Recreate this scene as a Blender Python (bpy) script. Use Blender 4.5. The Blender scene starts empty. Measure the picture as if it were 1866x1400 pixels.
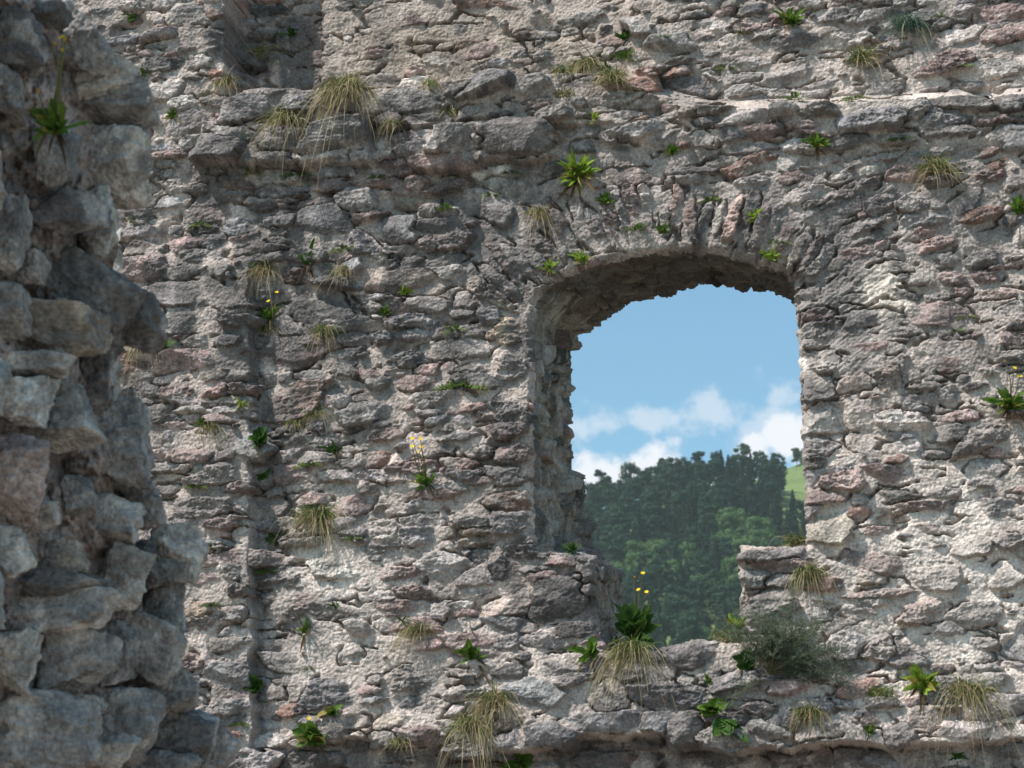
import bpy, math, random
import numpy as np
from mathutils import Vector, Matrix
R = math.radians
rng = np.random.default_rng(11)
random.seed(11)
scene = bpy.context.scene
COL = scene.collection

# ------------------------------------------------------------------ camera
FPX, CX, CY = 4250.0, 933.0, 700.0
CAM = np.array([2.3, -12.0, 1.6])
TGT = np.array([0.0, 0.0, 5.2])
fw = (TGT - CAM) / np.linalg.norm(TGT - CAM)
rt = np.cross(fw, [0, 0, 1.0]); rt /= np.linalg.norm(rt)
up = np.cross(rt, fw)
def ray(px, py):
    return fw + rt * ((px - CX) / FPX) - up * ((py - CY) / FPX)
def on_wall(px, py, Y=0.0):
    d = ray(px, py); t = (Y - CAM[1]) / d[1]
    return CAM + d * t
def at_depth(px, py, dep):
    return CAM + ray(px, py) * dep
def project(x, y, z):
    vx, vy, vz = x - CAM[0], y - CAM[1], z - CAM[2]
    w = vx * fw[0] + vy * fw[1] + vz * fw[2]
    return (CX + FPX * (vx * rt[0] + vy * rt[1] + vz * rt[2]) / w,
            CY - FPX * (vx * up[0] + vy * up[1] + vz * up[2]) / w)
cd = bpy.data.cameras.new('camera'); cam = bpy.data.objects.new('camera', cd); COL.objects.link(cam)
cam.matrix_world = Matrix(((rt[0], up[0], -fw[0], CAM[0]), (rt[1], up[1], -fw[1], CAM[1]),
                           (rt[2], up[2], -fw[2], CAM[2]), (0, 0, 0, 1)))
cd.sensor_width = 36; cd.lens = 36 * FPX / 1866; cd.clip_end = 20000; cd.clip_start = 0.1
cd.dof.use_dof = True; cd.dof.focus_distance = 12.6; cd.dof.aperture_fstop = 8.5
scene.camera = cam

# ------------------------------------------------------------------ helpers
def tag(o, label=None, cat=None, group=None, kind=None):
    if label: o['label'] = label
    if cat: o['category'] = cat
    if group: o['group'] = group
    if kind: o['kind'] = kind
    return o
def empty(name, loc=(0, 0, 0)):
    o = bpy.data.objects.new(name, None); COL.objects.link(o); o.location = [float(v) for v in loc]
    o.empty_display_size = 0.1
    return o
def mesh_obj(name, verts, faces, mat, parent=None, smooth=True, attrs=None, loc=None):
    """verts (n,3) array; faces (m,k) array of equal-size faces, or list of such arrays"""
    verts = np.asarray(verts, dtype=np.float32)
    fl = [np.asarray(f, dtype=np.int32) for f in (faces if isinstance(faces, list) else [faces])]
    me = bpy.data.meshes.new(name)
    me.vertices.add(len(verts)); me.vertices.foreach_set('co', verts.ravel())
    tot = np.concatenate([np.full(len(f), f.shape[1], np.int32) for f in fl])
    idx = np.concatenate([f.ravel() for f in fl])
    me.loops.add(len(idx)); me.loops.foreach_set('vertex_index', idx)
    me.polygons.add(len(tot))
    st = np.zeros(len(tot), np.int32); st[1:] = np.cumsum(tot)[:-1]
    me.polygons.foreach_set('loop_start', st)
    me.polygons.foreach_set('use_smooth', np.full(len(tot), smooth))
    me.update(calc_edges=True)
    for k, v in (attrs or {}).items():
        v = np.asarray(v, dtype=np.float32)
        if v.ndim == 2:
            a = me.attributes.new(k, 'FLOAT_COLOR', 'POINT')
            a.data.foreach_set('color', np.concatenate([v, np.ones((len(v), 1), np.float32)], 1).ravel())
        else:
            a = me.attributes.new(k, 'FLOAT', 'POINT'); a.data.foreach_set('value', v.ravel())
    if mat: me.materials.append(mat)
    o = bpy.data.objects.new(name, me); COL.objects.link(o)
    if parent is not None: o.parent = parent
    if loc is not None: o.location = [float(v) for v in loc]
    return o
def grid_faces(nu, nv, keep=None):
    i = np.arange(nu * nv).reshape(nu, nv)
    f = np.stack([i[:-1, :-1], i[1:, :-1], i[1:, 1:], i[:-1, 1:]], -1).reshape(-1, 4)
    return f if keep is None else f[keep.reshape(-1)]
def sstep(a, b, x):
    t = np.clip((x - a) / (b - a), 0, 1); return t * t * (3 - 2 * t)

# ------------------------------------------------------------------ noise
_P = np.random.default_rng(5).permutation(4096).astype(np.int32)
_G2 = np.stack([np.cos(np.arange(4096) * 2.399963), np.sin(np.arange(4096) * 2.399963)], 1).astype(np.float32)
_g3 = np.random.default_rng(6).normal(size=(4096, 3)).astype(np.float32)
_G3 = _g3 / np.linalg.norm(_g3, axis=1, keepdims=True)
def noise2(x, y):
    x = np.asarray(x, np.float32); y = np.asarray(y, np.float32)
    xi = np.floor(x).astype(np.int32); yi = np.floor(y).astype(np.int32)
    xf = x - xi; yf = y - yi
    u = xf * xf * xf * (xf * (xf * 6 - 15) + 10); v = yf * yf * yf * (yf * (yf * 6 - 15) + 10)
    def g(a, b):
        h = _P[(_P[(xi + a) & 4095] + yi + b) & 4095]
        return _G2[h, 0] * (xf - a) + _G2[h, 1] * (yf - b)
    n0 = g(0, 0); n0 = n0 + u * (g(1, 0) - n0)
    n1 = g(0, 1); n1 = n1 + u * (g(1, 1) - n1)
    return (n0 + v * (n1 - n0)) * 1.5
def noise3(x, y, z):
    x = np.asarray(x, np.float32); y = np.asarray(y, np.float32); z = np.asarray(z, np.float32)
    xi = np.floor(x).astype(np.int32); yi = np.floor(y).astype(np.int32); zi = np.floor(z).astype(np.int32)
    xf = x - xi; yf = y - yi; zf = z - zi
    u = xf * xf * (3 - 2 * xf); v = yf * yf * (3 - 2 * yf); w = zf * zf * (3 - 2 * zf)
    def g(a, b, c):
        h = _P[(_P[(_P[(xi + a) & 4095] + yi + b) & 4095] + zi + c) & 4095]
        return _G3[h, 0] * (xf - a) + _G3[h, 1] * (yf - b) + _G3[h, 2] * (zf - c)
    def pl(c):
        n0 = g(0, 0, c); n0 = n0 + u * (g(1, 0, c) - n0)
        n1 = g(0, 1, c); n1 = n1 + u * (g(1, 1, c) - n1)
        return n0 + v * (n1 - n0)
    a = pl(0); return (a + w * (pl(1) - a)) * 1.5
def fbm2(x, y, o=4, gain=.5):
    s = 0; a = 1.0; f = 1.0
    for k in range(o):
        s = s + a * noise2(x * f + 17.3 * k, y * f + 9.1 * k); a *= gain; f *= 2.03
    return s
def rid2(x, y, o=4, gain=.55):
    s = 0; a = 1.0; f = 1.0
    for k in range(o):
        s = s + a * (1 - 2 * np.abs(noise2(x * f + 31.7 * k, y * f + 5.3 * k))); a *= gain; f *= 2.07
    return s
def fbm3(x, y, z, o=4, gain=.5):
    s = 0; a = 1.0; f = 1.0
    for k in range(o):
        s = s + a * noise3(x * f + 17.3 * k, y * f + 9.1 * k, z * f + 3.7 * k); a *= gain; f *= 2.03
    return s

# ------------------------------------------------------------------ materials
def nodes_of(name):
    m = bpy.data.materials.new(name); m.use_nodes = True
    nt = m.node_tree; b = nt.nodes['Principled BSDF']
    return m, nt, b
def N(nt, typ, **kw):
    n = nt.nodes.new(typ)
    for k, v in kw.items():
        if k in n.inputs.keys(): n.inputs[k].default_value = v
        else: setattr(n, k, v)
    return n
def stone_material(name, attr='albedo', scale=1.0, fine=0.5, moss=0.0):
    m, nt, b = nodes_of(name); L = nt.links.new
    a = N(nt, 'ShaderNodeAttribute', attribute_name=attr)
    tc = N(nt, 'ShaderNodeNewGeometry')
    n1 = N(nt, 'ShaderNodeTexNoise', Scale=70 * scale, Detail=6.0, Roughness=.75)
    n2 = N(nt, 'ShaderNodeTexNoise', Scale=9 * scale, Detail=8.0, Roughness=.7)
    vo = N(nt, 'ShaderNodeTexVoronoi', Scale=55 * scale)
    for n in (n1, n2, vo): L(tc.outputs['Position'], n.inputs['Vector'])
    r1 = N(nt, 'ShaderNodeMapRange'); r1.inputs[1].default_value = .3; r1.inputs[2].default_value = .7
    r1.inputs[3].default_value = 1 - fine; r1.inputs[4].default_value = 1 + fine
    L(n1.outputs['Fac'], r1.inputs[0])
    r2 = N(nt, 'ShaderNodeMapRange'); r2.inputs[1].default_value = .35; r2.inputs[2].default_value = .65
    r2.inputs[3].default_value = .72; r2.inputs[4].default_value = 1.28
    L(n2.outputs['Fac'], r2.inputs[0])
    mu = N(nt, 'ShaderNodeMath', operation='MULTIPLY'); L(r1.outputs[0], mu.inputs[0]); L(r2.outputs[0], mu.inputs[1])
    sc = N(nt, 'ShaderNodeVectorMath', operation='SCALE'); L(a.outputs['Color'], sc.inputs[0]); L(mu.outputs[0], sc.inputs['Scale'])
    L(sc.outputs[0], b.inputs['Base Color'])
    b.inputs['Roughness'].default_value = .92; b.inputs['Specular IOR Level'].default_value = .25
    bu = N(nt, 'ShaderNodeBump', Strength=1.0, Distance=.0065)
    ad = N(nt, 'ShaderNodeMath', operation='ADD'); L(n1.outputs['Fac'], ad.inputs[0]); L(vo.outputs['Distance'], ad.inputs[1])
    L(ad.outputs[0], bu.inputs['Height']); L(bu.outputs[0], b.inputs['Normal'])
    return m
def leaf_material(name, c1, c2, scale=30.0, trans=.35, rough=.62, spread=.0):
    m, nt, b = nodes_of(name); L = nt.links.new
    tc = N(nt, 'ShaderNodeNewGeometry')
    n1 = N(nt, 'ShaderNodeTexNoise', Scale=scale, Detail=3.0)
    L(tc.outputs['Position'], n1.inputs['Vector'])
    oi = N(nt, 'ShaderNodeObjectInfo')
    r0 = N(nt, 'ShaderNodeMapRange'); r0.inputs[1].default_value = .35; r0.inputs[2].default_value = .65
    L(n1.outputs['Fac'], r0.inputs[0])
    f = r0.outputs[0]
    if spread:
        ad = N(nt, 'ShaderNodeMix'); ad.inputs[0].default_value = spread
        L(r0.outputs[0], ad.inputs[2]); L(oi.outputs['Random'], ad.inputs[3]); f = ad.outputs[0]
    mx = N(nt, 'ShaderNodeMix', data_type='RGBA')
    mx.inputs[6].default_value = (*c1, 1); mx.inputs[7].default_value = (*c2, 1); L(f, mx.inputs[0])
    L(mx.outputs[2], b.inputs['Base Color']); b.inputs['Roughness'].default_value = rough
    b.inputs['Specular IOR Level'].default_value = .18
    if trans:
        t = N(nt, 'ShaderNodeBsdfTranslucent'); L(mx.outputs[2], t.inputs['Color'])
        ms = N(nt, 'ShaderNodeMixShader'); ms.inputs[0].default_value = trans
        L(b.outputs[0], ms.inputs[1]); L(t.outputs[0], ms.inputs[2])
        L(ms.outputs[0], nt.nodes['Material Output'].inputs['Surface'])
    return m
M_WALL = stone_material('rubble_stone')
M_FORE = stone_material('shaded_stone', scale=1.2, fine=.45)
M_GREEN = leaf_material('weed_leaf_green', (.06, .125, .02), (.15, .24, .035))
M_BRIGHT = leaf_material('weed_leaf_yellow_green', (.15, .25, .035), (.33, .42, .06))
M_DARKL = leaf_material('weed_leaf_dark', (.03, .075, .015), (.07, .14, .025))
M_RED = leaf_material('weed_leaf_reddish', (.10, .035, .025), (.08, .11, .03))
M_FERN = leaf_material('fern_green', (.06, .12, .025), (.14, .2, .04))
M_DRY = leaf_material('dry_grass', (.28, .215, .115), (.47, .385, .235), scale=8)
M_GRASS = leaf_material('grass_green', (.09, .13, .04), (.19, .21, .07), scale=8)
M_BLUEG = leaf_material('grass_blue_green', (.06, .11, .085), (.12, .18, .13), scale=8)
M_DEAD = leaf_material('dead_leaf', (.07, .045, .025), (.16, .10, .05))
M_FADE = leaf_material('weed_leaf_faded', (.20, .19, .05), (.33, .25, .07))
M_STEM = leaf_material('plant_stem', (.10, .11, .04), (.17, .14, .07), trans=0)
M_TWIG = leaf_material('dry_twig', (.06, .045, .03), (.13, .10, .07), trans=0)
M_YEL = leaf_material('yellow_petal', (.72, .46, .015), (.8, .6, .03), trans=.2)
M_SHRUB = leaf_material('wispy_shrub_needle', (.10, .135, .085), (.19, .22, .15), scale=5)
# ================================================================== rubble height fields
PAL = {'grey': (.32, .295, .28), 'blue': (.275, .268, .270), 'pale': (.50, .46, .425), 'pink': (.34, .255, .235),
       'ochre': (.43, .35, .26), 'red': (.34, .22, .18), 'dark': (.18, .168, .163), 'tan': (.38, .325, .285)}
def rand_col(p=None):
    if p is None:
        p = rng.choice(['grey', 'blue', 'pale', 'pink', 'ochre', 'red', 'dark', 'tan'], p=[.28, .12, .21, .23, .010, .024, .066, .06])
    c = np.array(PAL[p]) * rng.uniform(.50, 1.30)
    return c * (1 + rng.normal(0, .012, 3))
class Stones:
    def __init__(s): s.L = []
    def add(s, x, z, w, h, ang=0., pal=None, proud=None, tiltv=None):
        k = rng.integers(6, 9)
        a = np.sort(rng.uniform(0, 2 * np.pi, k)) * .55 + np.arange(k) / k * 2 * np.pi * .45
        a = np.concatenate([[1.5708 + rng.normal(0, .10), -1.5708 + rng.normal(0, .10)], rng.uniform(-1, 1, 3) * 1.05, 3.1416 + rng.uniform(-1, 1, 3) * 1.05]); k = len(a)
        s.L.append(dict(x=x, z=z, hw=w / 2, hh=h / 2, ang=ang, a=a, c=np.concatenate([rng.uniform(.86, .98, 2), rng.uniform(.82, 1.12, k - 2)]), col=rand_col(pal),
                        base=rng.normal(.002, .013) if proud is None else proud + rng.normal(0, .004),
                        tilt=rng.normal(0, [.07, .13]) if tiltv is None else tiltv,
                        ch=[(rng.uniform(0, 6.283), rng.uniform(-.1, .7), rng.uniform(.25, .95)) for _ in range(3)],
                        rough=rng.choice([rng.uniform(.2, .5), rng.uniform(.5, .9), rng.uniform(.9, 1.5)], p=[.4, .4, .2]), pit=rng.uniform(0, 1), rad=rng.choice([.003, .005, .010], p=[.4, .4, .2])))
def stamp(st, xs, zs, X, Z):
    """returns E1,E2 (metric edge distance of best / second stone), id, local height of the best stone"""
    sh = X.shape
    wx = X + .009 * noise2(X * 9 + 3, Z * 9) + .007 * noise2(X * 27, Z * 27 + 8) + .004 * noise2(X * 70, Z * 70)
    wz = Z + .007 * noise2(X * 9 + 40, Z * 11) + .006 * noise2(X * 27 + 9, Z * 27) + .0035 * noise2(X * 70 + 5, Z * 70 + 2)
    E1 = np.full(sh, -1., np.float32); E2 = np.full(sh, -1., np.float32)
    ID = np.full(sh, -1, np.int32); H = np.zeros(sh, np.float32)
    for i, q in enumerate(st.L):
        rad = max(q['hw'], q['hh']) * 1.35 + .04
        i0, i1 = np.searchsorted(xs, [q['x'] - rad, q['x'] + rad]); j0, j1 = np.searchsorted(zs, [q['z'] - rad, q['z'] + rad])
        if i1 - i0 < 2 or j1 - j0 < 2: continue
        s_ = np.s_[i0:i1, j0:j1]
        dx = wx[s_] - q['x']; dz = wz[s_] - q['z']
        ca, sa = math.cos(q['ang']), math.sin(q['ang'])
        u = dx * ca + dz * sa; v = -dx * sa + dz * ca
        un = u / q['hw']; vn = v / q['hh']
        d = np.zeros_like(u)
        for a, c in zip(q['a'], q['c']):
            d += np.maximum(0, (un * math.cos(a) + vn * math.sin(a)) / c) ** 16
        d = d ** (1 / 16.)
        e = (1 - d) * min(q['hw'], q['hh'])
        e1 = E1[s_]; e2 = E2[s_]
        b = e > e1
        E2[s_] = np.where(b, e1, np.maximum(e2, e))
        E1[s_] = np.where(b, e, e1)
        ID[s_] = np.where(b, i, ID[s_])
        h = q['base'] + u * q['tilt'][0] + v * q['tilt'][1]
        m = min(q['hw'], q['hh'])
        for a, c, sl in q['ch']:
            h = h - sl * np.maximum(0, u * math.cos(a) * .6 + v * math.sin(a) - c * m)
        H[s_] = np.where(b, h, H[s_])
    return E1, E2, ID, H
def finish(st, E1, E2, ID, H, X, Z, mort, rough_amp=1.0):
    """combine stones and mortar level; returns height, stone mask, albedo of the stones"""
    ids = np.maximum(ID, 0)
    ro = np.array([q['rough'] for q in st.L], np.float32)[ids]
    cols = np.array([q['col'] for q in st.L], np.float32)
    ox = (ids * 7.31) % 97; oz = (ids * 3.77) % 89
    ed = np.minimum(E1, (E1 - E2) * .55)
    tr = fbm2(X * 7 + oz, Z * 17 + ox, 3, .55) * 2.6; trf = np.floor(tr); tr = trf + sstep(.32, .68, tr - trf)
    bed = noise2(X * 5 + ox, Z * 42 + oz + 1.5 * noise2(X * 6, Z * 6))
    n1 = rid2(X * 11 + ox, Z * 19 + oz, 5, .6)
    n2 = fbm2(X * 38, Z * 50 + 3, 4, .7)
    ns = rough_amp * ro * (.0042 * (n1 - .7) + .0025 * bed + .0056 * n2 + .0052 * tr)
    rad_ = np.array([q['rad'] for q in st.L], np.float32)[ids]
    t = np.clip(ed / rad_, 0, 1)
    hs = H + ns + .006 - rad_ * 1.35 * (1 - t) ** 2 - .10 * np.clip(-ed / .02, 0, 1)
    mn = .0065 * fbm2(X * 9 + 60, Z * 13, 3) + .0028 * fbm2(X * 45, Z * 55 + 20, 4, .65)
    crk = sstep(-.1, .35, noise2(X * 5 + 70, Z * 7) + .4 * noise2(X * 22, Z * 22))
    hm = mort + mn - crk * .046 * (1 - sstep(.0015, .009, np.abs(E1 + .002 + .003 * noise2(X * 30, Z * 30))))
    hs = hs - crk * .055 * (1 - sstep(.001, .008, E1 - E2)) * (E2 > 0)
    k = .0022
    dlt = (hs - hm) / k
    mask = 1 / (1 + np.exp(-np.clip(dlt, -30, 30)))
    h = np.maximum(hs, hm) + k * np.log1p(np.exp(-np.abs(np.clip(dlt, -30, 30))))
    return h, mask, cols[ids], ed

# ---- opening outline: (front px, front py, back px, back py); straight pieces in between
OUT = [(1190, 1186, 1190, 1190), (1105, 1190, 1128, 1192), (1086, 1160, 1131, 1160), (1080, 1100, 1137, 1095), (1083, 1040, 1134, 1034),
       (1080, 1013, 1108, 1024), (1040, 1008, 1098, 1002), (972, 1006, 1078, 990), (964, 940, 1073, 930), (966, 860, 1066, 872), (969, 830, 1046, 852), (965, 760, 1040, 780),
       (970, 690, 1042, 700), (964, 620, 1046, 648), (966, 575, 1055, 614), (972, 540, 1082, 602), (990, 512, 1118, 580),
       (1045, 487, 1150, 557), (1100, 468, 1212, 541), (1160, 455, 1262, 527), (1220, 446, 1298, 519), (1280, 449, 1342, 527),
       (1340, 461, 1396, 533), (1400, 478, 1432, 545), (1438, 490, 1462, 566), (1450, 512, 1478, 600), (1453, 560, 1482, 640), (1459, 620, 1488, 700), (1463, 720, 1490, 780),
       (1466, 820, 1494, 860), (1471, 900, 1496, 920), (1473, 994, 1500, 985), (1440, 1000, 1470, 1006), (1385, 996, 1420, 1006), (1352, 993, 1385, 1008), (1347, 1030, 1378, 1035), (1354, 1062, 1380, 1070),
       (1350, 1120, 1378, 1120), (1356, 1166, 1380, 1176), (1330, 1172, 1350, 1182), (1270, 1166, 1280, 1180)]
T_WALL = .72
OF = np.array([on_wall(a, b, 0.0) for a, b, c, d in OUT]); OB = np.array([on_wall(c, d, T_WALL) for a, b, c, d in OUT])
def poly_sd(X, Z, P):
    """signed distance to a closed polygon in x,z (negative inside), only near it"""
    best = np.full(X.shape, 1e3, np.float32); ins = np.zeros(X.shape, bool)
    for i in range(len(P)):
        ax, az = P[i]; bx, bz = P[(i + 1) % len(P)]
        ex, ez = bx - ax, bz - az; L2 = ex * ex + ez * ez + 1e-12
        t = np.clip(((X - ax) * ex + (Z - az) * ez) / L2, 0, 1)
        best = np.minimum(best, (X - ax - t * ex) ** 2 + (Z - az - t * ez) ** 2)
        c = ((az > Z) != (bz > Z)) & (X < (bx - ax) * (Z - az) / (bz - az + 1e-12) + ax)
        ins ^= c
    d = np.sqrt(best); return np.where(ins, -d, d)

# ---- grid of the wall's face
FINE = .0046
def axis(lo, hi, flo, fhi, coarse, mid=0.):
    a = np.arange(flo, fhi, FINE)
    def grow(start, end, sgn):
        o = []; s = FINE; p = start
        while (p - end) * sgn < 0:
            s = min(s * 1.18, coarse if abs(p - start) > mid else .0105); p += sgn * s; o.append(p)
        return o
    return np.array(grow(flo, lo, -1)[::-1] + list(a) + grow(fhi, hi, 1))
cs = np.array([on_wall(px, py) for px in (-20, 1886) for py in (-20, 1420)])
xs = axis(-7, 7, cs[:, 0].min() - .05, cs[:, 0].max() + .05, .05, 1.3)
zs = axis(0.0, 9.2, cs[:, 2].min() - .05, cs[:, 2].max() + .05, .05)
X, Z = np.meshgrid(xs, zs, indexing='ij'); X = X.astype(np.float32); Z = Z.astype(np.float32)
U, V = project(X, 0.0, Z)
U = U.astype(np.float32); V = V.astype(np.float32)
print('grid', X.shape)
nw = fbm2(X * 3, Z * 3, 4); nw2 = fbm2(X * 3 + 50, Z * 3, 4)
Uw = U + 9 * nw; Vw = V + 9 * nw2

# ---- stones of the face
ST = Stones()
PXM = .00302
HAND = [  # px, py, w, h, angle, palette, proud   (photograph pixels on the wall)
 (585, 412, 125, 95, 3, 'blue', .018), (648, 365, 78, 58, -8, 'grey', .03), (722, 415, 92, 62, 4, 'blue', .02), (655, 440, 60, 50, 0, 'blue', .0), (440, 420, 70, 40, 0, 'blue', .01),
 (462, 207, 95, 58, 0, 'grey', .03), (552, 192, 95, 45, -4, 'blue', .03), (408, 283, 92, 52, -5, 'grey', .05), (622, 262, 125, 66, 3, 'grey', .05), (515, 268, 90, 50, 0, 'grey', .02),
 (700, 262, 50, 40, 0, 'pale', .0), (825, 262, 92, 58, 6, 'pale', .05), (945, 255, 128, 74, -6, 'grey', .06), (905, 150, 84, 54, 8, 'blue', .09), (850, 172, 60, 26, 14, 'grey', .05), (980, 168, 60, 48, 0, 'pale', .04), (1010, 215, 65, 30, 3, 'pale', .03), (1060, 240, 90, 34, 4, 'pale', .03),
 (760, 195, 70, 26, 8, 'grey', .02), (1180, 240, 110, 30, 10, 'grey', .03),
 (1430, 207, 58, 32, 5, 'grey', .05), (1487, 209, 60, 26, 3, 'pale', .04), (1592, 217, 132, 58, 6, 'blue', .06), (1760, 193, 120, 36, 2, 'grey', .04), (1840, 192, 60, 36, 0, 'grey', .04), (1675, 205, 50, 40, 30, 'grey', .03), (1300, 205, 80, 22, 4, 'grey', .03), (1250, 208, 46, 20, 0, 'tan', .03),
 (1430, 162, 70, 34, -6, 'pale', .0), (1610, 150, 70, 40, 10, 'grey', .01), (1640, 172, 60, 26, 8, 'blue', .01), (1690, 160, 70, 36, 4, 'grey', .0), (1840, 143, 60, 30, 8, 'pale', .0), (1330, 60, 60, 40, 0, 'pale', .0), (1160, 30, 75, 45, 0, 'pale', .05), (1215, 68, 100, 50, 4, 'grey', .05),
 (930, 605, 66, 62, 10, 'ochre', .0), (938, 668, 62, 55, -10, 'grey', .02), (930, 738, 66, 72, 0, 'grey', .0), (918, 787, 84, 28, 4, 'pink', .02), (935, 828, 66, 40, 0, 'pink', .02), (925, 868, 78, 40, 4, 'grey', .02), (925, 915, 84, 40, 4, 'red', .0), (930, 953, 70, 42, 0, 'grey', .03),
 (1012, 1092, 112, 96, 2, 'dark', .02), (1022, 1020, 105, 26, 0, 'pink', .02), (1000, 1047, 90, 24, 3, 'pink', .0), (920, 1050, 60, 90, 20, 'dark', -.01), (1055, 1050, 50, 30, 10, 'grey', .0), (1045, 1150, 80, 40, 0, 'dark', .0),
 (1410, 1011, 122, 36, 4, 'grey', .045), (1373, 1054, 54, 44, -4, 'grey', .035), (1435, 1058, 78, 38, -6, 'grey', .02), (1398, 1112, 104, 86, 4, 'grey', .02), (1380, 1080, 40, 22, 0, 'pink', .0),
 (1512, 955, 92, 78, -4, 'tan', .02), (1565, 936, 48, 30, 20, 'red', .01), (1530, 878, 118, 46, 4, 'pink', .03), (1500, 905, 90, 30, 2, 'pink', .03), (1492, 600, 74, 36, 0, 'grey', .01), (1488, 572, 66, 26, 3, 'pink', .0), (1480, 535, 44, 26, 0, 'grey', .0), (1500, 658, 74, 46, -4, 'pale', .01), (1490, 710, 56, 54, 0, 'grey', .01), (1560, 700, 66, 36, 10, 'tan', .01), (1620, 690, 44, 66, 0, 'tan', .01), (1500, 760, 72, 58, 0, 'pale', .01),
 (1640, 770, 92, 42, -8, 'pale', .01), (1490, 815, 60, 44, 0, 'grey', .01), (1790, 790, 80, 50, 20, 'pale', .02), (1730, 790, 70, 30, 14, 'grey', .03),
 (1272, 1196, 172, 52, -3, 'dark', .035), (1150, 1225, 90, 30, 0, 'grey', .02), (962, 1268, 112, 70, 4, 'blue', .02), (1232, 1272, 140, 50, 2, 'blue', .02), (1110, 1268, 66, 62, 8, 'dark', .01), (1030, 1240, 80, 30, 6, 'grey', .02), (1105, 1318, 140, 40, 2, 'blue', .05), (1000, 1338, 105, 42, 3, 'blue', .05), (1195, 1316, 64, 40, 0, 'blue', .05), (1250, 1328, 66, 56, 20, 'grey', .05), (1318, 1350, 80, 52, -12, 'grey', .05), (1400, 1330, 80, 40, 0, 'grey', .04), (1340, 1240, 90, 36, 12, 'grey', .03), (925, 1225, 60, 50, 0, 'dark', .01),
 (752, 1240, 118, 62, 3, 'pale', .015), (745, 1283, 108, 46, -3, 'blue', .01), (602, 1262, 96, 58, 5, 'blue', .01), (803, 1032, 84, 58, -18, 'pale', .01), (690, 837, 110, 38, 2, 'red', .015), (682, 862, 66, 28, 0, 'grey', .02), (610, 868, 60, 24, 5, 'grey', .02), (668, 752, 124, 44, 4, 'grey', .02), (525, 735, 136, 78, 4, 'pink', .0), (745, 656, 84, 34, 6, 'blue', .02), (890, 582, 46, 48, 8, 'blue', .01), (640, 1190, 50, 40, 0, 'pale', .0), (690, 790, 100, 26, 3, 'pink', .0), (580, 560, 120, 90, 0, 'dark', -.01), (815, 500, 70, 40, 4, 'pale', .01), (720, 560, 60, 40, 0, 'pink', .0),
 (420, 1045, 62, 50, 2, 'pale', .02), (440, 1078, 40, 28, 2, 'pink', .02), (430, 1120, 50, 30, 0, 'grey', .02), (420, 1235, 80, 55, 2, 'blue', .02), (430, 1290, 70, 40, 0, 'grey', .02), (425, 1150, 40, 30, 0, 'pale', .02), (400, 870, 120, 42, 4, 'pale', .02), (390, 30, 40, 24, 0, 'red', .01), (350, 590, 140, 60, -3, 'grey', .0), (420, 355, 60, 30, 0, 'grey', .0),
 (1680, 1185, 110, 56, 6, 'blue', .0), (1590, 1180, 100, 50, 4, 'pale', .01), (1545, 1215, 110, 40, 6, 'grey', .01), (1780, 1120, 90, 50, 5, 'grey', .01), (1700, 1050, 100, 52, -4, 'pale', .02), (1770, 990, 80, 44, 14, 'pale', .02), (1610, 1030, 150, 40, -8, 'pink', .02), (1690, 1110, 90, 50, 10, 'pink', .02), (1560, 1170, 90, 60, 20, 'pale', .01), (1840, 980, 60, 36, 0, 'grey', .03), (1835, 1045, 60, 54, 0, 'pale', .02), (1690, 1310, 60, 50, 0, 'tan', .02), (1640, 1340, 60, 44, 0, 'grey', .01), (1830, 1290, 80, 44, 0, 'blue', .02), (1760, 1330, 110, 36, 2, 'pale', .02), (1710, 1290, 60, 16, 0, 'ochre', .04), (1480, 1290, 90, 40, 4, 'blue', .01), (1420, 1320, 70, 34, 4, 'blue', .02),
]
for px, py, w, h, ang, pal, pr in HAND:
    p = on_wall(px, py); ST.add(p[0], p[2], w * PXM * 1.04, h * PXM * 1.04, R(ang), pal, pr)
# voussoirs fan round the arch
for k, th in enumerate(np.arange(-50, 46, 3.5)):
    th += rng.uniform(-1, 1); r0 = 368 + 12 * max(0, th / 45); ln = rng.uniform(75, 130)
    rc = r0 + ln / 2 + 6
    px, py = 1215 + rc * math.sin(R(th)), 803 - rc * math.cos(R(th))
    p = on_wall(px, py)
    ST.add(p[0], p[2], ln * PXM, rng.uniform(21, 31) * PXM, R(90 - th + rng.uniform(-8, 8)), rng.choice(['pink', 'grey', 'pale', 'tan', 'pink']), rng.uniform(.0, .019))
hand_n = len(ST.L)
hx = np.array([q['x'] for q in ST.L]); hz = np.array([q['z'] for q in ST.L])
hw_ = np.array([q['hw'] for q in ST.L]); hh_ = np.array([q['hh'] for q in ST.L]); ha_ = np.array([q['ang'] for q in ST.L])
def free(x, z, m=.95):
    dx = x - hx; dz = z - hz
    u = dx * np.cos(ha_) + dz * np.sin(ha_); v = -dx * np.sin(ha_) + dz * np.cos(ha_)
    return np.all(np.maximum(np.abs(u) / hw_, np.abs(v) / hh_) > m)
def in_band(u, v):
    rr_ = math.hypot(u - 1215, v - 803); tt_ = math.degrees(math.atan2(u - 1215, 803 - v))
    if 350 < rr_ < 482 and -53 < tt_ < 46: return True
    lg = np.interp(u, LEDX, LEDY)
    return u > 405 and -26 < v - lg < 14
LEDX = [380, 430, 560, 760, 900, 1000, 1120, 1200, 1300, 1500, 1700, 1866, 2100]; LEDY = [165, 165, 162, 158, 138, 134, 138, 168, 195, 188, 176, 166, 160]
def course_angle(u, v):
    a = 0.0
    if u > 1300 and 250 < v < 480: a += R(20) * min(1, (u - 1300) / 200) * math.sin(math.pi * (v - 250) / 230)
    if 850 < u < 1000 and 330 < v < 560: a -= R(28)
    if u > 1000 and v < 240: a += R(7)
    return a
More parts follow.
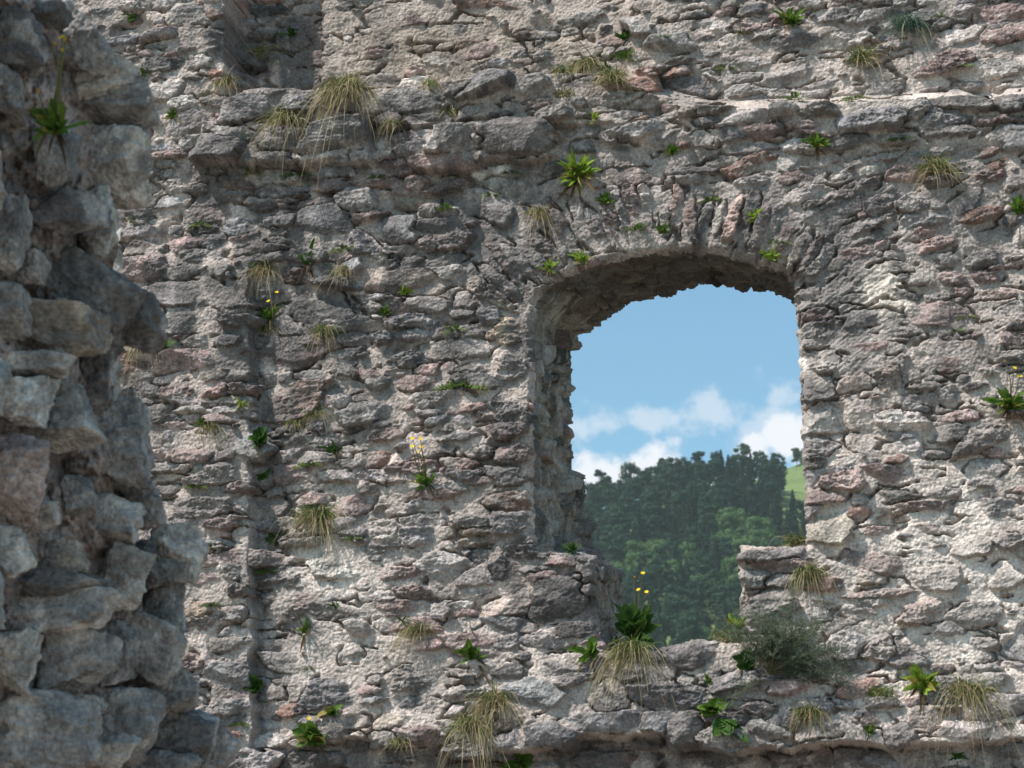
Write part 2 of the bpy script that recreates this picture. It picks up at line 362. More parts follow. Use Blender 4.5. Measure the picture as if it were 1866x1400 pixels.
for _ in range(230):
    x = rng.uniform(-3.4, 3.4); zz = rng.uniform(2.6, 8.2); h_ = rng.uniform(.11, .18); w_ = h_ * rng.uniform(1.4, 2.8); u, v = project(x, 0, zz)
    if in_band(u, v) or (560 < u < 1130 and v < 135) or not all(free(x + a * w_ / 2, zz + b * h_ / 2, 1.02) for a in (-1, 0, 1) for b in (-1, 0, 1)): continue
    ST.add(x, zz, w_ * 1.1, h_ * 1.1, course_angle(u, v) + rng.normal(0, .10))
    hx = np.append(hx, x); hz = np.append(hz, zz); hw_ = np.append(hw_, w_ / 2); hh_ = np.append(hh_, h_ / 2); ha_ = np.append(ha_, ST.L[-1]['ang'])
z = -.02
while z < 9.3:
    ch = rng.choice([rng.uniform(.05, .075), rng.uniform(.075, .105), rng.uniform(.105, .15)], p=[.32, .46, .22])
    x = -7.1 - rng.uniform(0, .3)
    while x < 7.1:
        w = max(.10, ch * rng.uniform(1.3, 4.0)); zz = z + ch / 2 + rng.normal(0, .010) + .03 * math.sin(x * .9 + z) 
        u, v = project(x + w / 2, 0, zz)
        small = 1.0
        if u > 1480 and 480 < v < 900: small = .8
        if in_band(u, v) or (560 < u < 1130 and v < 135 and rng.random() < .38): pass
        elif rng.random() < .28 and ch > .09:      # two thin stones instead of one
            for s in (-1, 1):
                if free(x + w / 2, zz + s * ch / 4):
                    ST.add(x + w / 2, zz + s * ch / 4, w * rng.uniform(.9, 1.1), ch * .52, course_angle(u, v) + rng.normal(0, .07))
        elif free(x + w / 2, zz):
            ST.add(x + w / 2, zz, w * rng.uniform(1.0, 1.16) * small, ch * rng.uniform(.95, 1.2) * small, course_angle(u, v) + rng.normal(0, .09))
        x += w * rng.uniform(.95, 1.06)
    z += ch
for _ in range(1500):                                  # small pinning stones
    x = rng.uniform(-3.6, 3.6); zz = rng.uniform(2.6, 8.4)
    if free(x, zz, 1.05) and not in_band(*project(x, 0, zz)):
        s = rng.uniform(.02, .045); ST.add(x, zz, s * rng.uniform(1.2, 2.8), s, rng.normal(0, .3), None, rng.uniform(-.01, .015))
print('stones', len(ST.L))

# ---- base relief of the face in metres towards the viewer
B = np.zeros_like(X)
ledge = np.interp(U + 3 * nw, LEDX, LEDY) + 3 * nw2
VL = V + 2 * nw2 - ledge
above = np.clip((8 - VL) / 34, 0, 1) * sstep(409, 414, U + 3 * noise2(Z * 13, Z * 0 + 1) + 1.5 * noise2(Z * 31, Z * 0 + 2))
depth_up = np.interp(U + 8 * noise2(Z * 11, Z * 0 + 21) + 5 * noise2(Z * 31, Z * 0 + 12), [400, 420, 555, 568, 1100, 1150, 1200, 1866], [.30, .38, .42, .24, .22, .15, .13, .13])
depth_up = depth_up * np.where(Uw > 1130, sstep(120, -60, Vw * 0 + 0) * 0 + 1, 1)
B -= above * depth_up
# the sloped mortar top of the setback
slope = np.clip((Vw - ledge + 18) / 40, 0, 1)
top_band = sstep(-30, -20, VL) * sstep(10, 2, VL) * sstep(410, 425, U)
# corbelled courses below the left setback
Vj = Vw + 7 * noise2(X * 6.5, Z * 0 + 4) + 4 * noise2(X * 19, Z * 0 + 9)
B += .085 * sstep(424, 436, Uw) * sstep(1180, 1000, Uw) * sstep(-4, 8, Vw - ledge) * sstep(234, 229, Vj)
B += .11 * sstep(372, 384, Uw) * sstep(690, 676, Uw) * sstep(232, 246, Vw) * sstep(308, 304, Vj)
B += .09 * sstep(690, 780, Uw) * sstep(1030, 1000, Uw) * sstep(226, 242, Vw) * sstep(298, 293, Vj)
B += .05 * sstep(1190, 1260, Uw) * sstep(0, 10, Vw - ledge) * sstep(285, 240, Vw)
B += .05 * sstep(1050, 1120, Uw) * sstep(1260, 1150, Uw) * sstep(200, 230, Vw) * sstep(268, 250, Vw)
B += .03 * sstep(424, 380, Uw) * sstep(330, 250, Vw)
B += .05 * sstep(1120, 1150, Uw) * sstep(1330, 1200, Uw) * sstep(130, 110, Vw)
# left part stands proud of the recess strip beside it
seam = 460 + 9 * noise2(Z * 2.2, Z * 0 + 3) + 9 * noise2(Z * 9, Z * 0 + 6)
B += .055 * sstep(5, -5, U + 3 * nw - seam) * sstep(430, 520, Vw)
B -= .04 * (.5 + .9 * sstep(820, 950, Vw)) * sstep(-4, 4, U - seam) * sstep(540, 470, Uw + 20 * nw2) * sstep(470, 560, Vw)
# foot: the lowest course is cut back
foot = np.interp(Uw, [380, 500, 800, 880, 1000, 1060, 1200, 1300, 1350, 1500, 1700, 1866], [1385, 1350, 1345, 1372, 1362, 1340, 1338, 1362, 1376, 1352, 1356, 1350])
B -= .13 * sstep(-1, 3, Vj - foot) * sstep(430, 600, Uw) * sstep(0, 1, np.interp(Uw, [500, 840, 1500, 1900], [.4, 1, 1, .35]))
B += .03 * sstep(60, 10, foot - Vw) * sstep(-3, 3, foot - Vw) * sstep(850, 900, Uw)
# plaster seam on the right of the window, gentle swell everywhere
B += .022 * sstep(5, -4, Uw - 1645) * sstep(600, 660, Vw) * sstep(800, 740, Vw) * sstep(1470, 1500, Uw)
B += .035 * fbm2(X * .9, Z * .9, 3)
# worn hollows
hol = fbm2(X * 2.2 + 7, Z * 2.6, 3)
B -= .05 * sstep(.42, .9, hol)
sd = poly_sd(X, Z, OF[:, [0, 2]])
sdj = sd + .010 * noise2(X * 16, Z * 16) + .006 * noise2(X * 40, Z * 40)

# ---- mortar level
def blob(cx, cy, rx, ry, s=1.):
    return s * np.exp(-(((Uw - cx) / rx) ** 2 + ((Vw - cy) / ry) ** 2) * 1.2)
mort = -.013 + .014 * fbm2(X * 1.8 + 9, Z * 1.8, 3)
mort += blob(1740, 1080, 250, 240, .008) + blob(1545, 600, 120, 190, .026) + blob(1640, 530, 90, 60, .02) + blob(850, 50, 320, 95, .025) + blob(620, 1080, 220, 200, .007)
mort += .011 * np.exp(-((np.hypot(Uw - 1215, Vw - 803) - 420) / 50) ** 2) * (Vw < 560)
mort += blob(620, 560, 380, 420, -.010) + blob(1350, 330, 300, 120, -.006)
mort += blob(1405, 1060, 75, 95, -.022) + blob(1012, 1080, 90, 80, -.010) + blob(1000, 1190, 160, 60, .010) + blob(1180, 1240, 140, 60, .010) + blob(480, 1090, 40, 300, .02) + blob(1200, 290, 140, 60, .008)
mort -= .014 * sstep(0, 6, Vj - foot)
mort = np.minimum(mort, .022)
mort = mort * (1 - top_band) + top_band * .006
ci = np.clip(np.searchsorted(xs, [q['x'] for q in ST.L]), 0, len(xs) - 1); cj = np.clip(np.searchsorted(zs, [q['z'] for q in ST.L]), 0, len(zs) - 1)
SB = B[ci, cj]
E1, E2, ID, H = stamp(ST, xs, zs, X, Z)
H = H + np.clip(SB[np.maximum(ID, 0)] - B, -.10, .16) - .06 * top_band
h, mask, scol, ed = finish(ST, E1, E2, ID, H, X, Z, mort)
# trowelled strokes in the render beside the window
strk = blob(1530, 590, 110, 150)
h += strk * .007 * noise2((X * .8 + Z * .6) * 9, (X * -.6 + Z * .8) * 60) * (1 - mask)
hh = B + h
rim = np.clip(1 - sdj / .03, 0, 2.2)
hh -= .024 * rim ** 2
# ---- colours: stone, mortar and weathering, with some shade put into the colour
mcol = np.array([.44, .385, .345], np.float32)[None, None] * (1 + .22 * fbm2(X * 4 + 3, Z * 4, 4))[..., None]
greyish = np.clip(strk * 1.0 + blob(480, 1090, 45, 320) + blob(1350, 380, 330, 110, .7) + blob(900, 470, 130, 130, .9) + blob(700, 270, 340, 70, .6) + blob(1750, 420, 200, 200, .5), 0, 1)
mcol = mcol * (1 - greyish[..., None]) + np.array([.27, .25, .235], np.float32) * greyish[..., None]
cream = np.clip((blob(1740, 1080, 260, 260, 1.2) + blob(1150, 1220, 260, 80, .8) + blob(1650, 180, 260, 60, .6) + blob(600, 1080, 150, 200, .7)) * (1 + .5 * fbm2(X * 4, Z * 4 + 9, 3)), 0, 1)[..., None]
mcol = mcol * (1 - cream) + np.array([.70, .64, .575], np.float32) * (1 + .15 * fbm2(X * 8, Z * 8, 4))[..., None] * cream
brown = np.clip(blob(840, 60, 330, 80, 1.0), 0, .8)[..., None]
mcol = mcol * (1 - brown) + np.array([.34, .29, .235], np.float32) * brown
white = np.clip(blob(1632, 535, 75, 52, 1.5) - .35 + .5 * fbm2(X * 12, Z * 12, 3), 0, 1)[..., None]
mcol = mcol * (1 - white) + np.array([.72, .66, .57], np.float32) * white
mot = fbm2(X * 14 + 4, Z * 14, 5, .62); veins = rid2(X * 5 + 2, Z * 9, 4)
sc = scol * .92 * (1 + .38 * mot)[..., None]
ids_ = np.maximum(ID, 0); jx = ((ids_ * 7.31) % 97).astype(np.float32); jz = ((ids_ * 3.77) % 89).astype(np.float32)
lich = sstep(.15, .6, fbm2(X * 9 + jx, Z * 13 + jz, 5, .6))[..., None] * .42
sc = sc * (1 - lich) + np.array([.50, .47, .43], np.float32) * lich
blk = sstep(.12, .6, fbm2(X * 9 + jz, Z * 9 + jx, 5, .65))[..., None] * .5
sc = sc * (1 - blk) + np.array([.12, .115, .11], np.float32) * blk
alb = sc * mask[..., None] + mcol * (1 - mask[..., None])
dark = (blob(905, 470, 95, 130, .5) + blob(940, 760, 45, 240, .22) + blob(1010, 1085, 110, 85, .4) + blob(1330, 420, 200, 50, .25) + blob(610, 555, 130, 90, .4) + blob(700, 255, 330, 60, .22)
        + blob(490, 1120, 45, 260, .42) + blob(340, 480, 120, 130, .15) + blob(1220, 1240, 250, 70, .18) + blob(480, 560, 200, 200, .18) + blob(485, 80, 80, 90, .6) + .28 * sstep(0, 8, Vj - foot) + blob(1620, 620, 160, 90, .1))  # niche, crevice strip and foot hollow: shade painted in; the rest weathering
stain_shade = np.clip((dark * 1.3 + .12 + blob(520, 560, 420, 480, .20) + blob(900, 210, 800, 200, .14) + blob(1500, 560, 250, 260, .10)) * (1 + 1.9 * fbm2(X * 4.2, Z * 2.2, 5, .62)) , 0, .80)[..., None]
alb = alb * (1 - stain_shade) + np.array([.105, .10, .098], np.float32) * stain_shade
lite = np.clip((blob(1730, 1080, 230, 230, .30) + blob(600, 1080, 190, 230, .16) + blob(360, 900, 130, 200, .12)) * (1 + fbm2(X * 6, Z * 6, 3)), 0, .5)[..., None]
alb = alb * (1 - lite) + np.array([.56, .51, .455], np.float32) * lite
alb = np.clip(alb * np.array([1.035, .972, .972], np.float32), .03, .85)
keep4 = (sdj[:-1, :-1] > -.012) | (sdj[1:, 1:] > -.012) | (sdj[1:, :-1] > -.012) | (sdj[:-1, 1:] > -.012)
# small sideways drift so that the relief is not a plain height field
DX = (.007 * noise2(X * 20, Z * 20 + 5)).astype(np.float32); DZ = (-.10 * np.clip(h, -.02, .06)).astype(np.float32)
P3 = np.stack([X + DX, -hh, Z + DZ], -1).reshape(-1, 3)
wall = empty('ruined_wall', (0, 0, 0))
tag(wall, 'tall grey rubble stone wall of a ruin pierced by an arched window opening', 'wall', None, 'thing')
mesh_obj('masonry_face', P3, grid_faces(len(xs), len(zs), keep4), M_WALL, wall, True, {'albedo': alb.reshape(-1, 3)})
def wall_y(px, py):
    p = on_wall(px, py)
    i = min(max(np.searchsorted(xs, p[0]), 0), len(xs) - 1); j = min(max(np.searchsorted(zs, p[2]), 0), len(zs) - 1)
    lo = float(hh[i, j]); hi = float(hh[max(i - 4, 0):i + 5, max(j - 5, 0):j + 3].max())
    return p[0], -(lo * .35 + hi * .65), p[2]

# ---- reveal of the opening (jambs, soffit, sill): loft from the front to the back outline
def densify(P, step=.006):
    out = []; key = []
    for i in range(len(P)):
        a, b = P[i], P[(i + 1) % len(P)]
        n = max(2, int(np.linalg.norm(np.array(OF[(i + 1) % len(OF)]) - OF[i]) / step))
        for k in range(n): out.append(a + (b - a) * k / n)
    return np.array(out)
DF = densify(OF); DB = densify(OB)
def smooth(P, n=6):
    for _ in range(n): P = (np.roll(P, 1, 0) + P * 2 + np.roll(P, -1, 0)) / 4
    return P
DF = smooth(DF); DB = smooth(DB)
ns_ = len(DF); nt_ = 150
arc = np.concatenate([[0], np.cumsum(np.linalg.norm(np.diff(DF, axis=0), axis=1))])
ts = np.linspace(0, T_WALL, nt_)
S, T = np.meshgrid(arc, ts, indexing='ij'); S = S.astype(np.float32); T = T.astype(np.float32)
RS = Stones()
t = -.05
while t < T_WALL + .1:
    w = rng.uniform(.09, .22); s = -.1
    while s < arc[-1] + .1:
        l = rng.uniform(.05, .13)
        RS.add(s + l / 2, t + w / 2, l, w * rng.uniform(.85, 1.1), rng.normal(0, .12), rng.choice(['grey', 'pink', 'tan', 'dark', 'pale']), rng.normal(0, .014))
        s += l
    t += w
e1, e2, idr, hr = stamp(RS, arc, ts, S, T)
h2, mk2, sc2, ed2 = finish(RS, e1, e2, idr, hr, S, T, -.012 + .012 * fbm2(S * 3, T * 3, 2), 1.2)
Tn = (T / T_WALL)[..., None]
_t = np.roll(DF, -3, 0) - np.roll(DF, 3, 0); _t /= np.linalg.norm(_t, axis=1, keepdims=True) + 1e-9
_n = np.stack([-_t[:, 2], 0 * _t[:, 0], _t[:, 0]], 1)
_q = DF[:, [0, 2]] + _n[:, [0, 2]] * .03
if (poly_sd(_q[:, 0], _q[:, 1], OF[:, [0, 2]]) < 0).mean() > .5: _n = -_n
_q = DF + _n * .02
DF[:, 1] = smooth(-hh[np.clip(np.searchsorted(xs, _q[:, 0]), 0, len(xs) - 1), np.clip(np.searchsorted(zs, _q[:, 2]), 0, len(zs) - 1)][:, None], 8)[:, 0] + .004
P2 = DF[:, None, :] * (1 - Tn) + DB[:, None, :] * Tn
tan = (np.roll(DF, -3, 0) - np.roll(DF, 3, 0)); tan /= np.linalg.norm(tan, axis=1, keepdims=True) + 1e-9
nrm = np.stack([-tan[:, 2], 0 * tan[:, 0], tan[:, 0]], 1)
cen = np.array([OF[:, 0].mean(), 0, OF[:, 2].mean()])
# outline runs clockwise in the picture; make the normal point into the opening
test = DF[:, [0, 2]] + nrm[:, [0, 2]] * .03
if (poly_sd(test[:, 0], test[:, 1], OF[:, [0, 2]]) < 0).mean() < .5: nrm = -nrm
nrm = smooth(nrm, 30); nrm /= np.linalg.norm(nrm, axis=1, keepdims=True) + 1e-9
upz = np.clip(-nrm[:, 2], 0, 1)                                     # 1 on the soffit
jag = (.030 * np.clip(noise2(S * 13, S * 0 + 2), -.35, 1) + .014 * noise2(S * 38, S * 0)) * sstep(.80, .97, T / T_WALL)
jag = jag * (np.clip(nrm[:, 0], 0, 1) + .35 * upz)[:, None].clip(0, 1)
amp = h2 * (1 - .3 * upz[:, None]) * (.35 + .65 * (np.clip(nrm[:, 0], 0, 1) + upz).clip(0, 1))[:, None] + jag + .012 * fbm2(S * 4, T * 4, 3)
amp = np.minimum(amp, .02 + .05 * (T / T_WALL))
amp = amp * sstep(0, .12, T) - .012 * (1 - sstep(0, .08, T)) - .02 * (np.clip(-nrm[:, 0], 0, 1) * (upz < .5))[:, None]
amp = amp + upz[:, None] * (.004 * fbm2(S * 24, T * 12, 4)) - .006
P2 = P2 + nrm[:, None, :] * amp[..., None]
P2[..., 1] += .02 * noise2(S * 15, T * 3) * Tn[..., 0] - .0
rc = sc2 * (1 + .25 * fbm2(S * 14, T * 14, 4))[..., None] * mk2[..., None] + np.array([.36, .315, .265], np.float32) * (1 - mk2[..., None])
soffit_shade = (upz ** .7)[:, None, None] * .75  # brown soffit tone, with its underside shade put into the colour
rc = rc * (1 - soffit_shade) + np.array([.075, .058, .044], np.float32) * soffit_shade * (1 + .4 * fbm2(S * 9, T * 9, 4))[..., None]
gr = sstep(-.1, .5, fbm2(S * 3 + 4, T * 5, 4))[..., None] * .45
stk = (sstep(.12, .5, fbm2(S * 2.2 + 3, T * 15, 4, .6)) * np.clip(nrm[:, 0], 0, 1)[:, None] * .6)[..., None]
rc = rc * (1 - stk) + np.array([.58, .53, .46], np.float32) * stk
rc = rc * np.array([.80, .78, .76], np.float32)
rc = rc * (1 - gr) + np.array([.17, .16, .15], np.float32) * gr
ii = np.arange(ns_ * nt_).reshape(ns_, nt_); i2 = np.roll(ii, -1, 0)
f2 = np.stack([ii[:, :-1], i2[:, :-1], i2[:, 1:], ii[:, 1:]], -1).reshape(-1, 4)
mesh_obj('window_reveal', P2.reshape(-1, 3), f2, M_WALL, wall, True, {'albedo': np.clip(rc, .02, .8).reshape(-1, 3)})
# ---- back of the wall, coarse rubble with the same opening
bx = np.arange(-7, 7.01, .035); bz = np.arange(0, 9.21, .035)
BX, BZ = np.meshgrid(bx, bz, indexing='ij')
bsd = poly_sd(BX, BZ, OB[:, [0, 2]])
by = T_WALL - .01 + .03 * fbm2(BX * 4, BZ * 6, 4)
kb = (bsd[:-1, :-1] > 0) & (bsd[1:, 1:] > 0) & (bsd[1:, :-1] > 0) & (bsd[:-1, 1:] > 0)
bc = (np.array([.32, .295, .27]) * (1 + .35 * fbm2(BX * 6, BZ * 9, 4))[..., None]).clip(.05, .8)
# keep the coarse face from showing past the reveal's rim
mesh_obj('back_face', np.stack([BX, by, BZ], -1).reshape(-1, 3), grid_faces(len(bx), len(bz), kb)[:, ::-1], M_WALL, wall, True, {'albedo': bc.reshape(-1, 3)})
# closing strips: top and both ends
tv = []; 
tx = np.arange(-7, 7.01, .05); ty = np.linspace(-.1, T_WALL, 14)
TX, TY = np.meshgrid(tx, ty, indexing='ij')
TZ = 9.15 + .10 * fbm2(TX * 1.5, TY * 3, 4)
mesh_obj('wall_top', np.stack([TX, TY, TZ], -1).reshape(-1, 3), grid_faces(len(tx), len(ty)), M_WALL, wall, True, {'albedo': np.full((TX.size, 3), .3)})
for sx in (-7, 7):
    ez = np.arange(0, 9.21, .05); EY, EZ = np.meshgrid(ty, ez, indexing='ij')
    EX = sx + .05 * fbm2(EY * 4 + sx, EZ * 4, 3)
    mesh_obj('wall_end', np.stack([EX, EY, EZ], -1).reshape(-1, 3), grid_faces(len(ty), len(ez)), M_WALL, wall, True, {'albedo': np.full((EX.size, 3), .3)})
# ================================================================== foreground wall end
def depth_at(px, py=700):
    return 5.75 + .0022 * px + .00010 * (py - 700)
def cube_sphere(n):
    lin = np.tan(np.linspace(-1, 1, n + 1) * np.pi / 4)
    A, Bb = np.meshgrid(lin, lin, indexing='ij'); one = np.ones_like(A)
    V_, F_ = [], []
    for k, (p, q, r) in enumerate(((one, A, Bb), (-one, Bb, A), (Bb, one, A), (A, -one, Bb), (A, Bb, one), (Bb, A, -one))):
        v = np.stack([p, q, r], -1).reshape(-1, 3); F_.append(grid_faces(n + 1, n + 1) + k * (n + 1) ** 2); V_.append(v)
    v = np.concatenate(V_); f = np.concatenate(F_)
    v /= np.linalg.norm(v, axis=1, keepdims=True)
    key = np.round(v * 1e5).astype(np.int64)
    _, fi, inv = np.unique(key, axis=0, return_index=True, return_inverse=True)
    return v[fi], inv.reshape(-1)[f]
CS_V, CS_F = cube_sphere(60)
def rock(size, seed, sharp=9., rough=1.0, squar=.6):
    g = np.random.default_rng(seed)
    nrm_ = [np.array(v, float) for v in ((1, 0, 0), (-1, 0, 0), (0, 1, 0), (0, -1, 0), (0, 0, 1), (0, 0, -1))]
    nrm_ = [n + g.normal(0, .22, 3) for n in nrm_] + [g.normal(size=3) for _ in range(7)]
    nrm_ = [n / np.linalg.norm(n) for n in nrm_]
    off = [g.uniform(.74, .98) for _ in range(6)] + [g.uniform(.80, 1.12) for _ in range(7)]
    acc = 0
    for n, o in zip(nrm_, off): acc = acc + np.maximum(0, CS_V @ n / o) ** sharp
    r = acc ** (-1 / sharp)
    v = CS_V * r[:, None] * np.array(size) / 2
    s0 = g.uniform(0, 60, 3); m = float(min(size))
    q = v + s0
    d = .006 * m / .15 * fbm3(q[:, 0] * 9, q[:, 1] * 9, q[:, 2] * 11, 3) + .008 * fbm3(q[:, 0] * 40, q[:, 1] * 40, q[:, 2] * 55, 4, .65)
    lay = noise3(q[:, 0] * 3, q[:, 1] * 3, q[:, 2] * 38)
    lay = np.sign(lay) * np.abs(lay) ** .5
    d = d + .0055 * lay + .007 * (1 - 2 * np.abs(noise3(q[:, 0] * 17, q[:, 1] * 17, q[:, 2] * 22)))
    d = d - .022 * m / .15 * np.maximum(0, noise3(q[:, 0] * 13 + 8, q[:, 1] * 13, q[:, 2] * 17) - .15)
    v = v * (1 + (rough * d / (np.linalg.norm(v, axis=1) + .02))[:, None])
    return v, q
FPAL = {'dark': (.165, .158, .160), 'grey': (.32, .305, .30), 'pale': (.50, .475, .45), 'pink': (.42, .345, .33), 'tan': (.42, .36, .305), 'light': (.60, .57, .55)}  # the lightest tone also paints sun and sky highlights into lower left stones
fwall = empty('broken_wall', at_depth(150, 1400, 6.2) * np.array([1, 1, 0]))
tag(fwall, 'dark shaded broken wall end of big jutting stones close to the viewer', 'wall', None, 'thing')
FO = np.array(fwall.location)
# silhouette: px as function of py (mortar core stays behind the stones)
SILY = [-120, 0, 50, 115, 165, 225, 245, 300, 355, 365, 450, 480, 530, 590, 625, 670, 740, 800, 850, 930, 965, 1010, 1060, 1150, 1230, 1300, 1340, 1400, 1560]
SILX = [60, 85, 130, 185, 205, 195, 205, 210, 205, 170, 165, 150, 165, 185, 170, 170, 200, 215, 225, 240, 260, 280, 285, 285, 290, 300, 350, 385, 400]
py_ = np.arange(-130, 1600, 4.); pu = np.concatenate([np.linspace(-1, 1, 150)])
def fore_cols():
    sil = np.interp(py_, SILY, SILX) - 26
    U_ = np.linspace(0, 1, 170)
    GX = -190 + (sil[None, :] + 190) * U_[:, None]
    GY = np.repeat(py_[None, :], len(U_), 0)
    return GX, GY
GX, GY = fore_cols()
dep = depth_at(GX, GY)
n1 = fbm2(GX / 70, GY / 60, 5, .55); n2 = fbm2(GX / 18, GY / 14, 4, .6)
dep = dep + .004 - .05 * n1 - .018 * n2
rr = fw[None, None] + rt * ((GX - CX) / FPX)[..., None] - up * ((GY - CY) / FPX)[..., None]
PF = CAM + rr * dep[..., None]
# turn the end of the wall round and away from the viewer
ext = []
for k, t in enumerate(np.linspace(.02, .75, 34)):
    e = PF[-1] + np.array([-.05 - .30 * t ** 1.5, t, 0]) + np.stack([.03 * noise2(py_ / 30, py_ * 0 + t * 12), 0 * py_, 0 * py_], -1)
    ext.append(e)
PF = np.concatenate([PF, np.array(ext)], 0)
nm = fbm2(PF[..., 0] * 9, PF[..., 2] * 9, 5, .6)
lg = sstep(-.1, .6, fbm2(PF[..., 0] * 3 + 5, PF[..., 2] * 3, 4))[..., None]
fc = np.array([.23, .195, .185]) * (1 - lg) + np.array([.44, .385, .37]) * lg
ms = sstep(.35, .75, fbm2(PF[..., 0] * 4 + 25, PF[..., 2] * 4 + 4, 4))[..., None] * .5
fc = fc * (1 + .35 * nm)[..., None] * (1 - ms) + np.array([.07, .07, .045]) * ms
mesh_obj('mortar_core', (PF - FO).reshape(-1, 3), grid_faces(PF.shape[0], PF.shape[1])[:, ::-1], M_FORE, fwall, True, {'albedo': (fc * np.array([1.03, .96, .93])).clip(.03, .7).reshape(-1, 3)})
# far side of this wall, coursed rubble like the rest
e_ = PF[-1]; ex1 = float(np.median(e_[:, 0])) + .02; ey = float(np.median(e_[:, 1]))
bxs = np.arange(ex1 - 2.3, ex1, .011); bzs = np.arange(0, float(e_[:, 2].max()), .011)
BX2, BZ2 = np.meshgrid(bxs, bzs, indexing='ij'); BS = Stones(); z = 0.
while z < bzs[-1]:
    ch = rng.uniform(.07, .15); x = bxs[0] - rng.uniform(0, .3)
    while x < bxs[-1]:
        w_ = ch * rng.uniform(1.3, 3.); BS.add(x + w_ / 2, z + ch / 2 + rng.normal(0, .01), w_ * 1.06, ch * 1.1, rng.normal(0, .08)); x += w_
    z += ch
q1, q2, qi, qh = stamp(BS, bxs, bzs, BX2.astype(np.float32), BZ2.astype(np.float32))
qq, qm, qc, _ = finish(BS, q1, q2, qi, qh, BX2, BZ2, -.014 + .012 * fbm2(BX2 * 2, BZ2 * 2, 3))
endx = np.interp(BZ2, e_[::-1, 2], e_[::-1, 0])
QX_ = np.minimum(BX2, endx); QC = qc * qm[..., None] + np.array([.40, .36, .33]) * (1 - qm[..., None])
mesh_obj('rear_masonry', (np.stack([QX_, ey - .06 - qq, BZ2], -1) - FO).reshape(-1, 3), grid_faces(len(bxs), len(bzs)), M_FORE, fwall, True, {'albedo': QC.clip(.03, .7).reshape(-1, 3)})
# lower body of the wall down to the ground and its hidden length
zz0 = PF[:, 0, 2]; 
low = PF[:, -1]; nl = 26
LV = np.stack([np.concatenate([low[:, :2], np.linspace(low[:, 2], 0 * low[:, 2], nl)[k][:, None]], 1) for k in range(nl)], 1)
LV[..., :2] += .05 * fbm2(LV[..., 2] * 2 + LV[..., 0] * 2, LV[..., 0] * 3, 3)[..., None] * np.linspace(0, 1, nl)[None, :, None]
mesh_obj('wall_foot', (LV - FO).reshape(-1, 3), grid_faces(LV.shape[0], nl)[:, ::-1], M_FORE, fwall, True, {'albedo': np.tile([.3, .28, .26], (LV.shape[0] * nl, 1))})
FST = [  # px, py, w, h, angle, colour, forward, depth ratio
 (32, 80, 92, 96, 0, 'dark', .03, .9), (150, 84, 70, 128, 42, 'grey', .02, 1.), (205, 182, 150, 84, -6, 'grey', .05, .9), (178, 150, 130, 50, 12, 'pale', .04, .8), (98, 290, 72, 98, 4, 'grey', .06, .9),
 (206, 302, 124, 128, 2, 'pale', .03, .8), (240, 332, 60, 60, 0, 'pale', .02, .8), (100, 392, 110, 66, 12, 'dark', .06, .8), (172, 412, 74, 120, 4, 'pale', .02, .8), (140, 525, 200, 110, -18, 'dark', .03, .9), (228, 572, 128, 100, -8, 'dark', .04, .9),
 (108, 610, 128, 84, -4, 'tan', .08, .8), (60, 666, 140, 44, 6, 'light', .05, .8), (180, 672, 60, 120, 10, 'dark', .0, .8), (105, 758, 120, 112, 0, 'pale', .06, .8), (215, 800, 104, 150, 6, 'grey', .03, .8), (238, 765, 60, 52, 0, 'grey', .03, .8),
 (30, 866, 100, 140, -8, 'pink', .07, .8), (140, 905, 58, 66, 20, 'grey', .03, .8), (206, 945, 92, 66, 0, 'grey', .05, 1.), (264, 930, 62, 68, 0, 'grey', .0, 1.), (12, 1005, 70, 84, 20, 'pale', .05, .8), (96, 1022, 124, 62, 4, 'tan', .03, .8),
 (322, 1006, 106, 82, -6, 'pale', .03, .9), (300, 1048, 70, 40, 0, 'grey', .02, .9), (222, 1052, 78, 120, -4, 'light', .06, .8), (262, 1030, 50, 90, 0, 'dark', .0, .8), (80, 1066, 190, 40, 1, 'dark', .05, .8), (90, 1118, 205, 78, 3, 'light', .07, .8),
 (300, 1118, 74, 120, 4, 'grey', .0, .8), (122, 1200, 132, 112, 8, 'grey', .07, .8), (215, 1195, 70, 110, 0, 'grey', .04, .8), (262, 1172, 124, 108, -22, 'grey', .04, .8), (312, 1262, 88, 76, 10, 'grey', .03, .9), (18, 1200, 80, 90, 0, 'pale', .04, .8),
 (78, 1330, 172, 148, -4, 'grey', .08, .8), (224, 1310, 124, 118, 6, 'grey', .06, .9), (190, 1366, 90, 50, 4, 'pale', .07, .8), (330, 1345, 110, 90, -12, 'dark', .03, .9), (384, 1372, 72, 76, 0, 'grey', .02, .9), (300, 1398, 110, 60, 0, 'grey', .05, .9),
 (20, 180, 44, 70, 0, 'grey', .04, .8), (70, 30, 120, 44, 6, 'dark', .0, .8), (20, 560, 60, 80, 0, 'grey', .04, .8), (30, 740, 80, 70, 0, 'light', .04, .8), (190, 620, 70, 60, 0, 'dark', .02, .8), (60, 940, 80, 50, 8, 'pale', .03, .8), (15, 440, 60, 110, 0, 'grey', .02, .8),
 (150, 1285, 60, 40, 0, 'pale', .03, .8), (255, 1235, 60, 40, 0, 'dark', .0, .8), (55, 500, 60, 40, 0, 'grey', .03, .8), (225, 870, 80, 60, 0, 'dark', .0, .9), (290, 1190, 60, 60, 0, 'dark', .0, .9), (-60, 300, 120, 120, 0, 'grey', .03, .8), (-70, 700, 130, 120, 0, 'pale', .03, .8), (-70, 1100, 140, 110, 0, 'grey', .03, .8),
]
